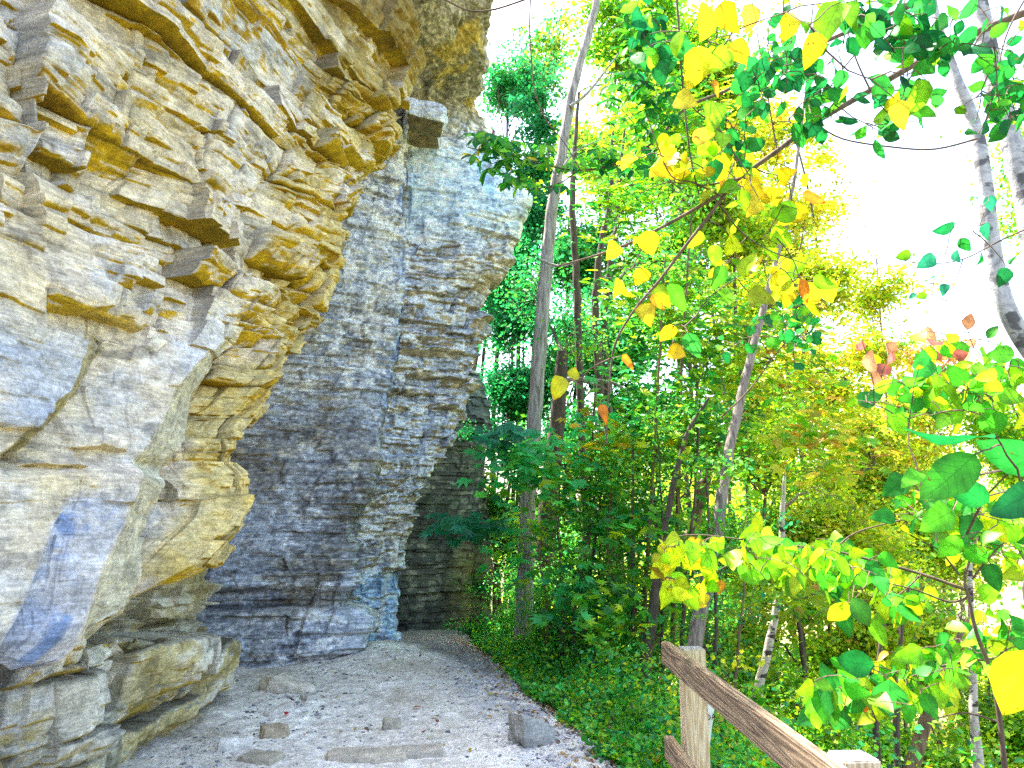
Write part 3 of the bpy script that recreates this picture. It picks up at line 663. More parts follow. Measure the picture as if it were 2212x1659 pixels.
# gravel
def chips(name, label, pts, smin, smax, cols, seed, cat='gravel'):
    rs = np.random.RandomState(seed); n = len(pts)
    base = np.array([[-1, -1, -.5], [1, -1, -.5], [1, 1, -.5], [-1, 1, -.5], [-.7, -.7, .5], [.7, -.7, .5], [.7, .7, .5], [-.7, .7, .5]], float)
    fc = np.array([[0, 3, 2, 1], [4, 5, 6, 7], [0, 1, 5, 4], [1, 2, 6, 5], [2, 3, 7, 6], [3, 0, 4, 7]])
    V = base[None] * (1 + rs.uniform(-.35, .35, (n, 8, 3)))
    sz = smin * (smax / smin) ** (rs.rand(n) ** 2.2)
    V = V * np.stack([sz * rs.uniform(.5, 1, n), sz * rs.uniform(.3, .8, n), sz * rs.uniform(.2, .5, n)], -1)[:, None, :]
    a = rs.uniform(0, 6.28, n); ca, sa = np.cos(a)[:, None], np.sin(a)[:, None]
    tl = rs.uniform(-.5, .5, (n, 1)); V[:, :, 2] += V[:, :, 0] * tl
    x = V[:, :, 0] * ca - V[:, :, 1] * sa; y = V[:, :, 0] * sa + V[:, :, 1] * ca
    V = np.stack([x, y, V[:, :, 2]], -1) + pts[:, None, :]
    Q = (fc[None] + (np.arange(n) * 8)[:, None, None]).reshape(-1, 4)
    c = np.array(cols)[rs.randint(0, len(cols), n)] * rs.uniform(.7, 1.3, (n, 1)); c = np.repeat(c, 8, 0)
    o = mesh_obj(name, V, Q, M_STONE, col=c); tag(o, label, cat, kind='stuff'); return o
rs = np.random.RandomState(5); n = 9000
yv = 3.5 + rs.rand(n) ** 1.3 * 8.0; side = rs.rand(n); ex = np.interp(yv, EY, EX)
xv = np.where(side < 0.60, ex - np.abs(rs.randn(n)) * 0.30 + 0.05, np.where(side < 0.82, -2.35 - 0.0 * yv + np.abs(rs.randn(n)) * 0.5 + 0.06 * (yv - 6), ex - 3.2 * rs.rand(n)))
pts = np.stack([xv, yv, path_z(xv, yv) + 0.006], -1)
chips('gravel', 'dark and pale shale chips strewn along the edges of the path', pts, 0.005, 0.032, [(0.26, 0.26, 0.29), (0.40, 0.40, 0.44), (0.18, 0.18, 0.20), (0.55, 0.52, 0.47), (0.5, .48, .45)], 6)

# low ledge of blocks under the near overhang
ledge = empty('rock_ledge', (-3.0, 5.5, 0)); tag(ledge, 'low ledge of rounded tan limestone blocks under the overhanging cliff', 'rock ledge', kind='structure')
def ledge_rock():
    PX = [(-700, 2.4, .98), (-300, 3.1, .95), (-60, 3.75, .90), (90, 4.35, .97), (215, 4.75, .93), (300, 5.3, .84), (380, 5.85, .74), (430, 6.35, .66), (465, 6.75, .58), (494, 7.15, .50), (470, 7.6, .48), (380, 8.1, .46)]
    rows = []
    for k, (fz, ins) in enumerate([(-.35, -.10), (0.0, -.08), (.18, -.02), (.5, 0.0), (.85, -.01), (1.0, -.10), (1.04, -.5), (1.06, -1.5)]):
        row = []
        for (px, Yv, zt) in PX:
            p = R(px, 1500, Yv); inn = np.array([-0.97, 0.22]) * -ins
            row.append([p[0] + inn[0], p[1] + inn[1] + (0.3 * -ins if Yv > 7 else 0), fz * zt if fz > 0 else fz])
        rows.append(row)
    C = np.array(rows, float)
    G, ur, uc = resample(C, 0.0085, [2, 1, 1, 1, 1, 1, 2], [3, 2] + [1] * 9); hn = outward(G, 0.5)
    if hn[G.shape[0] // 3, G.shape[1] // 2, 0] < 0: hn = -hn
    s = arc_s(G); z = G[..., 2]; px, py = proj(G)
    b1, e1, k1, j1 = blocks(s + .1, z, 0.36, 0.62, 81, tilt=0.6, crack=0.4, lean=0, straight=1.1); b2, e2, k2, j2 = blocks(s, z, 0.13, 0.34, 83, tilt=0.6, lean=0, straight=.5)
    vert = sstep(4.6, 5.2, ur)[:, None] * np.ones_like(z)
    D = (0.11 * b1 - 0.03 * np.exp(-e1 / 0.012)) * (1 - vert) + 0.03 * b2 + 0.09 * fbm(s * 1.5, z * 2, 1, 3) + 0.012 * fbm(s * 9, G[..., 1] * 9, z * 9, 4)
    D -= 0.10 * sstep(.14, .05, z) * (px > 330)
    D += (px < 100) * 0.10 * sstep(.75, .3, z) * vnoise(s * 4, z * 5, 3)
    G = G + np.stack([0 * z, 0.12 * fbm(s * 1.4, z * 2, 9, 3) + .02 * fbm(s * 8, z * 8, 9, 3), 0.06 * fbm(s * 1.4, z * 1.4, 2, 3) + .012 * fbm(s * 9, z * 9, 2, 3)], -1)
    def colf(P, n):
        nz = n[..., 2] * np.sign(n[G.shape[0] // 3, G.shape[1] // 2, 0])
        x, y, zz = P[..., 0], P[..., 1], P[..., 2]
        q1 = fbm(x * 2, y * 2, zz * 2.4, 4); q2 = fbm(x * 9, y * 9, zz * 12, 4); q3 = fbm(x * 28, y * 28, zz * 28, 3)
        c = np.ones(P.shape) * np.array([0.64, 0.52, 0.24])
        c = mixc(c, (0.74, 0.68, 0.54), sstep(0.0, 0.3, q1 + .3 * q2 + .1)); c = mixc(c, (0.58, 0.56, 0.52), sstep(120, 60, px) * sstep(-.2, .2, q2 + .1))
        c = mixc(c, (0.74, 0.73, 0.64), 0.8 * np.exp(-((px - 235) / 45.0) ** 2)); c = mixc(c, (0.17, 0.16, 0.08), 0.7 * sstep(0.08, 0.35, -q1 + .3 * q3))
        c = mixc(c, (0.52, 0.35, 0.03), sstep(0.45, 0.75, -nz + .2 * q2) * .9); c = mixc(c, (0.40, 0.39, 0.34), 0.7 * sstep(.5, .8, nz))  # ledge undersides painted ochre, imitating the lack of blue skylight
        c *= (1 - 0.6 * np.exp(-e1 / 0.008))[..., None]
        return c * (1 + 0.35 * q2 + .35 * q3)[..., None]
    finish_rock('block_course', G - np.array(ledge.location), D, hn, colf, M_ROCK, ledge)
ledge_rock()

# back wall of the recess between lip and ledge
def recess():
    P0 = [(-2.9, 1.5), (-2.95, 3.0), (-3.1, 4.2), (-3.15, 5.2), (-3.1, 6.3), (-2.95, 7.3), (-3.3, 8.4), (-4.2, 9.4)]
    C = np.array([[[x - (0.1 if zz > 1.2 else 0), y, zz] for (x, y) in P0] for zz in (-0.3, 0.4, 0.8, 1.2, 1.6, 2.1)])
    G, ur, uc = resample(C, 0.014); hn = outward(G, 0.2)
    if hn[G.shape[0] // 2, G.shape[1] // 2, 0] < 0: hn = -hn
    s = arc_s(G); z = G[..., 2]
    b1, e1, k1, j1 = blocks(s, z, 0.22, 0.5, 61, tilt=0.6); b2, e2, k2, j2 = blocks(s, z, 0.07, 0.22, 63)
    D = 0.16 * b1 + 0.06 * b2 + 0.1 * fbm(s * 2, z * 2, 1, 3)
    def colf(P, n):
        q1 = fbm(P[..., 0] * 2, P[..., 1] * 2, P[..., 2] * 3, 4); q2 = fbm(P[..., 0] * 9, P[..., 1] * 9, P[..., 2] * 12, 3)
        c = np.ones(P.shape) * np.array([0.50, 0.41, 0.20]); c = mixc(c, (0.66, 0.60, 0.46), sstep(0, 0.4, q1 + q2 * 0.3)); c = mixc(c, (0.15, 0.12, 0.05), 0.7 * sstep(0.1, 0.4, -q1))
        return c * (1 + 0.3 * q2)[..., None]
    o = finish_rock('recess_wall', G - np.array(ledge.location), D, hn, colf, M_ROCK, ledge)
recess()

# ------------------------------------------------------------------ tubes and leaves
def tube(pts, rad, k=7, sub=4):
    pts = np.asarray(pts, float); rad = np.asarray(rad, float); n = len(pts)
    if n > 2 and sub > 1:
        u = np.linspace(0, n - 1, (n - 1) * sub + 1)
        i = np.clip(np.floor(u).astype(int), 0, n - 2); t = (u - i)[:, None]
        p0 = pts[np.clip(i-1, 0, n-1)]; p1 = pts[i]; p2 = pts[i+1]; p3 = pts[np.clip(i+2, 0, n-1)]
        P_ = 0.5 * (2*p1 + (p2-p0)*t + (2*p0-5*p1+4*p2-p3)*t*t + (3*p1-p0-3*p2+p3)*t**3)
        rad = np.interp(u, np.arange(n), rad); pts = P_
    T = np.gradient(pts, axis=0); T /= np.linalg.norm(T, axis=1, keepdims=True) + 1e-9
    ref = np.array([0.3, 0.9, 0.1]); A = np.cross(T, ref); A /= np.linalg.norm(A, axis=1, keepdims=True) + 1e-9; B = np.cross(T, A)
    a = np.arange(k) / k * 2 * math.pi
    V = pts[:, None, :] + rad[:, None, None] * (np.cos(a)[None, :, None] * A[:, None, :] + np.sin(a)[None, :, None] * B[:, None, :])
    m = len(pts); i = np.arange(m * k).reshape(m, k); j = np.roll(i, -1, axis=1)
    Q = np.stack([i[:-1], j[:-1], j[1:], i[1:]], -1).reshape(-1, 4)
    return V.reshape(-1, 3), Q
class Acc:
    def __init__(s): s.V = []; s.Q = []; s.C = []; s.n = 0
    def add(s, V, Q, C=None):
        s.V.append(V); s.Q.append(Q + s.n); s.n += len(V)
        if C is not None: s.C.append(C)
    def build(s, name, mat, parent=None, loc=None, smooth=False):
        V = np.concatenate(s.V)
        if loc is not None: V = V - np.asarray(loc)
        return mesh_obj(name, V, np.concatenate(s.Q), mat, parent, np.concatenate(s.C) if s.C else None, smooth)
def unit(v): return v / (np.linalg.norm(v, axis=-1, keepdims=True) + 1e-9)
def leaf_frames(n, rs, droop=0.3, flat=1.0):
    a = rs.randn(n, 3); a[:, 2] = a[:, 2] * 0.6 - droop; a = unit(a)
    nn = rs.randn(n, 3); nn[:, 2] = np.abs(nn[:, 2]) * flat + 0.5 * flat; b = unit(np.cross(nn, a)); nn = unit(np.cross(a, b)); return a, b, nn
def small_leaves(P_, size, cols, rs, wid=0.36, droop=0.3, flat=1.0, frames=None):
    n = len(P_); a, b, nn = frames if frames else leaf_frames(n, rs, droop, flat); s = size[:, None]
    V = np.stack([P_, P_ + a * s * .45 + b * s * wid + nn * s * .08, P_ + a * s - nn * s * .05, P_ + a * s * .5 - b * s * wid + nn * s * .08], 1).reshape(-1, 3)
    Q = np.arange(n * 4).reshape(n, 4)
    return V, Q, np.repeat(cols, 4, 0)
PROF_T = np.array([0, .12, .3, .52, .75, .9, 1.0])
PROF = {'oval': [.02, .55, .95, 1.0, .72, .35, .02], 'heart': [.25, .85, 1.0, .88, .55, .26, .01], 'lance': [.02, .3, .75, 1.0, .85, .5, .03]}
def big_leaves(P_, A_, N_, size, wid, cols, rs, prof='oval', curl=0.15):
    """fully shaped leaves: P_ base points, A_ axis, N_ normal"""
    n = len(P_); a = unit(A_); b = unit(np.cross(N_, a)); nn = unit(np.cross(a, b)); m = len(PROF_T)
    wd = np.array(PROF[prof]) * 0.5; s = size[:, None, None]; w2 = (wid if np.ndim(wid) else np.full(n, wid))[:, None]
    cu = (curl * (0.4 + rs.rand(n) * 1.6))[:, None]; fo = (0.10 + 0.22 * rs.rand(n))[:, None]
    wav = 0.03 * np.sin(PROF_T[None] * 9 + rs.rand(n, 1) * 6)
    side = (rs.rand(n, 1) - .5) * 0.25 * PROF_T[None] ** 2
    rib = P_[:, None] + s * (a[:, None] * PROF_T[None, :, None] + b[:, None] * side[..., None] - nn[:, None] * (cu * PROF_T[None] ** 2)[..., None])
    hw = w2 * wd[None] * (1 + 0.06 * rs.randn(n, m))
    L_ = rib + s * (b[:, None] * hw[..., None] + nn[:, None] * (fo * hw + wav)[..., None]); R_ = rib + s * (-b[:, None] * hw[..., None] + nn[:, None] * (fo * hw - wav)[..., None])
    V = np.stack([L_, rib, R_], 2).reshape(-1, 3)
    q = []
    for i in range(m - 1):
        for j in range(2): q.append([i*3+j, i*3+j+1, (i+1)*3+j+1, (i+1)*3+j])
    Q = (np.array(q)[None] + (np.arange(n) * m * 3)[:, None, None]).reshape(-1, 4)
    C = np.repeat(cols, m * 3, 0).reshape(n, m, 3, 3).copy(); C[:, :, 1] *= 1.35; C[:, -2:, :] *= np.array([1.1, .85, .8]); 
    return V, Q, np.clip(C.reshape(-1, 3), 0, .95)
PAL = {
 'maple': [(0.012, .22, .04), (0.02, .30, .06), (0.035, .38, .07), (0.02, .26, .10)],
 'green': [(0.05, .34, .015), (0.09, .42, .015), (0.03, .26, .03), (0.18, .48, .012)],
 'lime': [(0.24, .52, .008), (0.38, .56, .006), (0.16, .44, .01), (0.46, .56, .01)],
 'gold': [(0.62, .60, .02), (0.50, .60, .02), (0.72, .58, .03), (0.62, .38, .03)],
 'yellow': [(0.70, .56, .01), (0.62, .50, .008), (0.75, .48, .008), (0.52, .50, .01)],
 'deep': [(0.008, .16, .03), (0.012, .22, .035), (0.006, .12, .03), (0.02, .26, .03)],
 'pink': [(0.55, .12, .10), (0.6, .25, .12), (0.4, .10, .08)],
 'mint': [(0.05, .50, .12), (0.08, .58, .14), (0.14, .62, .08), (0.04, .42, .14)],
 'orange': [(0.65, .20, .01), (0.7, .28, .01), (0.6, .12, .01)],
 'teal': [(0.02, .24, .12), (0.03, .28, .14), (0.015, .2, .09)],
}
def pal(names, n, rs, var=0.25):
    """names: dict name->weight"""
    keys = list(names); w_ = np.array([names[k] for k in keys], float); w_ /= w_.sum()
    ch = rs.choice(len(keys), n, p=w_); out = np.zeros((n, 3))
    for i, k in enumerate(keys):
        m = ch == i; p = np.array(PAL[k]); out[m] = p[rs.randint(0, len(p), m.sum())]
    return np.clip(out * (1 + var * rs.randn(n, 1)), 0.003, .9)
def crown(blobs, dens, lsize, palette, seed, flat=1.0, clump=0.28, droop=0.3):
    """blobs: list of (centre xyz, radius xyz). leaves gather in many small sprays with gaps between"""
    rs = np.random.RandomState(seed); Vs = Acc()
    for (c0, r0) in blobs:
        c0 = np.array(c0, float); r0 = np.array(r0, float) * np.ones(3)
        nl = int(dens * r0[0] * r0[2] * 4); per = 26; nc = max(3, nl // per)
        d = unit(rs.randn(nc, 3)) * np.minimum(np.abs(rs.randn(nc, 1)) * 0.72, 1.9); d[:, 2] *= np.where(d[:, 2] < 0, .8, 1.0); cc = c0 + d * r0
        tint = 1 + 0.22 * rs.randn(nc, 1)
        r_ = clump * (0.6 + 0.8 * rs.rand(nc, 1)) * r0.mean() ** 0.5
        P_ = np.repeat(cc, per, 0) + rs.randn(nc * per, 3) * np.repeat(r_, per, 0) * np.array([1, 1, .45])
        cols = pal(palette, nc, rs, 0.1); cols = np.repeat(cols, per, 0) * 0.6 + 0.4 * pal(palette, nc * per, rs)
        cols = np.clip(cols * np.repeat(tint, per, 0), 0.003, .9)
        V, Q, C = small_leaves(P_, lsize * (0.55 + 0.9 * rs.rand(nc * per)), cols, rs, 0.34, droop, flat); Vs.add(V, Q, C)
    return Vs
def wiggle(a, b, n, amp, rs):
    a = np.asarray(a, float); b = np.asarray(b, float); t = np.linspace(0, 1, n)[:, None]; L_ = np.linalg.norm(b - a)
    w_ = np.cumsum(rs.randn(n, 3), 0); w_ -= w_[0] + (w_[-1] - w_[0]) * t; return a + (b - a) * t + w_ * amp * L_ / n
def tree(name, label, cat, trunk_pts, trunk_r, bark, blobs, dens, lsize, palette, seed, group=None, limb_r=0.03, twigs=7, bough=True, extra=None):
    """trunk_pts world points; blobs around them"""
    rs = np.random.RandomState(seed); tp = np.asarray(trunk_pts, float); base = tp[0].copy()
    e = empty(name, tuple(base)); tag(e, label, cat, group)
    V, Q = tube(tp, trunk_r, 12, 8)
    ph = rs.rand() * 6; V = V + 0.006 * np.sin(V[:, 2:3] * 11 + ph) * np.array([1, 1, 0])
    mesh_obj('trunk', local(V, base), Q, bark, e, smooth=True)
    if blobs:
        ac = Acc()
        for (c0, r0) in blobs:
            c0 = np.array(c0, float); r0 = np.array(r0, float) * np.ones(3)
            d = np.linalg.norm(tp - (c0 - np.array([0, 0, r0[2] * 1.1])), axis=1); i = int(np.argmin(d)); st = tp[i]
            rr = min(limb_r, trunk_r[i] * 0.55)
            V, Q = tube(wiggle(st, c0, 6, .25, rs), np.linspace(rr, rr * .45, 6), 6, 3); ac.add(V, Q)
            for _ in range(twigs):
                d2 = unit(rs.randn(3)) * r0 * (0.6 + 0.5 * rs.rand()); p = c0 + (st - c0) * rs.rand() * 0.5
                V, Q = tube(wiggle(p, c0 + d2, 5, .35, rs), np.linspace(rr * .45, rr * .12, 5), 5, 2); ac.add(V, Q)
                for __ in range(2):
                    p2 = p + (c0 + d2 - p) * (0.3 + .5 * rs.rand()); q2 = p2 + unit(rs.randn(3)) * r0 * 0.4
                    V, Q = tube(wiggle(p2, q2, 4, .35, rs), np.linspace(rr * .22, rr * .08, 4), 4, 2); ac.add(V, Q)
        ac.build('limbs', M_DARK if bark is M_DARK else M_TWIG, e, base)
        cr = crown(blobs, dens, lsize, palette, seed + 1); cr.build('crown', M_LEAF, e, base)
    return e
def RP(L_, Y): # list of (px,py) -> points; Y scalar or pair
    L_ = np.array(L_, float); ys = np.linspace(Y[0], Y[1], len(L_)) if np.ndim(Y) else np.full(len(L_), Y)
    return R(L_[:, 0], L_[:, 1], ys)
def rad_px(w_px, Y): return np.array(w_px) / 2.0 / F * Y
def blob(px, py, Y, rpx, rpy=None, ry=None):
    rpy = rpy or rpx; return (R(px, py, Y), (rpx / F * Y, ry or (rpx / F * Y), rpy / F * Y))

# ---- main grey tree beside the bend
T1 = RP([(1128, 1420), (1133, 1300), (1140, 1100), (1155, 900), (1174, 650), (1193, 450), (1214, 330), (1241, 180), (1285, 20), (1320, -180), (1360, -420)], (10.6, 10.0))
e = tree('maple_tree', 'tall straight grey-barked tree at the outer edge of the path by the bend', 'tree', T1, rad_px([46, 38, 35, 33, 31, 27, 24, 21, 18, 12, 5], 10.3), M_BARK,
     [blob(1330, -250, 10.2, 170, 120), blob(1230, -120, 11, 130, 90), blob(1080, 1010, 9.8, 0.1)][:2], 260, 0.10, {'maple': 2, 'green': 2}, 101)
rs = np.random.RandomState(3); ac = Acc()
for L_, w0 in [([(1190, 1165 - 330), (1230, 820), (1290, 822), (1340, 835), (1400, 890), (1460, 960)], 12), ([(1232, 230), (1270, 200), (1310, 150), (1340, 110)], 9),
               ([(1205, 380), (1240, 330), (1300, 300)], 7), ([(1165, 560), (1210, 575), (1260, 560), (1340, 530)], 7), ([(1320, 835), (1322, 900), (1325, 960)], 4), ([(1290, 825), (1285, 880), (1290, 930), (1310, 960)], 4)]:
    V, Q = tube(RP(L_, 10.1), rad_px(np.linspace(w0, w0 * .3, len(L_)), 10.1), 7, 5); mesh_obj('limb', local(V, T1[0]), Q, M_BARK, e, smooth=True)

# ---- other trunks one can tell apart
def slope_pt(px, py, Y):
    p = R(px, py, Y); return p
def simple_tree(name, label, L_, Y, wpx, bark, blobs, dens, ls, palette, seed, group=None, **kw):
    pts = RP(L_, Y); Ym = np.mean(Y); 
    return tree(name, label, 'tree', pts, rad_px(wpx, Ym), bark, blobs, dens, ls, palette, seed, group, **kw)
simple_tree('leaning_tree', 'slender grey-brown tree leaning right, just behind the first railing post', [(1490, 1460), (1510, 1340), (1545, 1180), (1568, 1010), (1600, 860), (1640, 700), (1672, 580), (1710, 420), (1740, 200), (1760, -50)], (7.6, 8.6),
            [34, 29, 26, 23, 20, 16, 13, 8, 5, 2], M_GREYB, [blob(1700, -80, 9, 200, 120), blob(1640, 120, 9.5, 120, 90)], 160, 0.09, {'green': 2, 'lime': 2}, 111)
simple_tree('smooth_tree', 'smooth pale grey tree with a bend low down, at the upper right', [(2330, 900), (2260, 800), (2190, 700), (2155, 600), (2137, 480), (2118, 330), (2095, 240), (2060, 150), (2020, 20), (1990, -200)], (5.6, 5.6),
            [52, 48, 42, 38, 35, 33, 28, 20, 15, 6], M_PALE, [blob(2000, -160, 5.6, 200, 110)], 200, 0.08, {'green': 3, 'deep': 1}, 121)
simple_tree('smooth_tree', 'thick pale grey tree entering the upper right corner, behind the bent one', [(2380, 1100), (2300, 800), (2250, 600), (2215, 420), (2180, 290), (2150, 170), (2125, 60), (2100, -80), (2080, -300)], (6.4, 6.4),
            [75, 68, 60, 52, 46, 44, 42, 36, 20], M_PALE, [blob(2150, -200, 6.4, 200, 120)], 160, 0.08, {'green': 3, 'lime': 1}, 127)
simple_tree('dark_tree', 'thick dark trunk half hidden right behind the tall grey tree', [(1158, 1420), (1165, 1330), (1178, 1180), (1190, 1040), (1205, 900), (1215, 760)], 12.5,
            [52, 48, 44, 42, 34, 26], M_DARK, [blob(1230, 700, 13.2, 170, 120), blob(1140, 620, 13.4, 90, 110)], 420, 0.075, {'maple': 4, 'green': 1}, 131)
simple_tree('dark_tree', 'dark trunk with a pale split, right of the tall grey tree at mid height', [(1270, 1500), (1268, 1200), (1255, 900), (1247, 650), (1243, 560), (1236, 450), (1240, 350), (1250, 200)], 11.8,
            [24, 20, 17, 17, 16, 15, 12, 6], M_DARK, [blob(1250, 330, 12.5, 120, 80), blob(1330, 200, 12.8, 120, 90)], 160, 0.085, {'green': 3, 'lime': 2}, 133)
simple_tree('dark_tree', 'first of two dark twin trunks right of the split one', [(1330, 1500), (1320, 1200), (1300, 900), (1286, 680), (1290, 600), (1300, 520), (1318, 430), (1322, 300)], 12.2,
            [22, 20, 18, 17, 16, 15, 12, 5], M_DARK, [blob(1360, 440, 13.0, 130, 100), blob(1430, 560, 13.5, 120, 100)], 260, 0.085, {'green': 3, 'lime': 2, 'maple': 1}, 135)
simple_tree('dark_tree', 'second of two dark twin trunks, nearest to the hanging yellow leaves', [(1350, 1500), (1338, 1200), (1316, 900), (1305, 700), (1314, 600), (1330, 500), (1335, 400), (1350, 280)], 12.9,
            [22, 20, 18, 17, 15, 14, 10, 5], M_DARK, [blob(1480, 380, 13.8, 150, 110), blob(1400, 260, 13.8, 130, 90)], 210, 0.085, {'green': 2, 'lime': 3}, 137)
simple_tree('birch_tree', 'white birch with black bark patches beyond the sloping rail', [(1620, 1640), (1636, 1500), (1655, 1420), (1672, 1340), (1684, 1260), (1688, 1180), (1690, 1100), (1696, 1020)], 11.5,
            [22, 20, 18, 16, 15, 13, 11, 5], M_BIRCH, [blob(1700, 880, 12.2, 130, 110), blob(1760, 1020, 12.5, 120, 100)], 300, 0.075, {'lime': 3, 'gold': 1, 'green': 1}, 141)
simple_tree('brown_tree', 'thick mossy brown leaning trunk among the saplings before the railing', [(1340, 1620), (1375, 1480), (1410, 1360), (1450, 1260), (1490, 1160), (1520, 1060), (1560, 940)], 9.6,
            [62, 54, 46, 40, 28, 18, 8], M_BROWN, [blob(1530, 1000, 10.4, 130, 110)], 420, 0.065, {'green': 3, 'deep': 1, 'lime': 1}, 143)
simple_tree('dark_tree', 'dark slim trunk just left of the first railing post', [(1385, 1560), (1392, 1450), (1408, 1340), (1420, 1250), (1440, 1120), (1480, 950), (1530, 860)], 8.2,
            [28, 25, 22, 19, 14, 10, 5], M_DARK, [blob(1500, 830, 9, 100, 80)], 300, 0.06, {'green': 3, 'lime': 1}, 145)
simple_tree('pale_tree', 'thin whitish trunk with dark knots low on the far right', [(2120, 1760), (2112, 1640), (2104, 1560), (2102, 1480), (2100, 1400), (2098, 1330), (2094, 1200), (2100, 1050)], 8.5,
            [26, 22, 18, 16, 15, 13, 10, 5], M_BIRCH, [blob(2080, 1120, 9.2, 130, 90)], 300, 0.07, {'lime': 2, 'green': 2}, 147)
simple_tree('dark_tree', 'dark trunk leaning right behind the second railing post, lower right', [(1950, 1740), (1975, 1640), (1995, 1570), (2020, 1500), (2050, 1420), (2090, 1340)], 7.5,
            [34, 30, 26, 22, 16, 8], M_BROWN, [blob(2080, 1300, 8.2, 110, 70)], 260, 0.06, {'lime': 2, 'green': 2}, 149)
for (x0, lab, sd) in [(1892, 'thin upright dark stem, left one of the pair low on the right', 151), (1936, 'thin upright dark stem, right one of the pair low on the right', 153)]:
    simple_tree('thin_tree', lab, [(x0, 1760), (x0 + 2, 1650), (x0, 1560), (x0 + 6, 1480), (x0 + 10, 1380), (x0 + 30, 1250)], 9.0, [16, 14, 13, 11, 8, 4], M_DARK,
                [blob(x0 + 30, 1270, 9.6, 90, 60)], 260, 0.06, {'lime': 3, 'green': 1}, sd, 'thin stems low on the right')
# carved birch stub behind the first post
cb = tree('birch_tree', 'bleached white stub of a trunk carved with the letters DA, behind the first railing post', 'tree', RP([(1500, 1780), (1512, 1690), (1522, 1610), (1528, 1550), (1532, 1500), (1534, 1482)], 4.2), rad_px([18, 16, 22, 26, 27, 16], 4.2),
     bark_mat('bleached_bark', (0.62, 0.60, 0.56), (0.8, 0.78, 0.74), 14, None, 1.0), [], 0, 0, {}, 157)
cu = bpy.data.curves.new('carving', 'FONT'); cu.body = 'DA'; cu.size = 0.040; cu.extrude = 0.002
tmp = bpy.data.objects.new('carving_src', cu); COL.objects.link(tmp)
dg = bpy.context.evaluated_depsgraph_get(); me = bpy.data.meshes.new_from_object(tmp.evaluated_get(dg)); bpy.data.objects.remove(tmp)
me.materials.append(M_CARVE); lo = bpy.data.objects.new('carved_letters', me); COL.objects.link(lo); lo.parent = cb
pc = R(1524, 1556, 4.15); lo.location = Vector(pc) - cb.location; lo.rotation_euler = (math.radians(90), math.radians(-8), math.radians(-8))

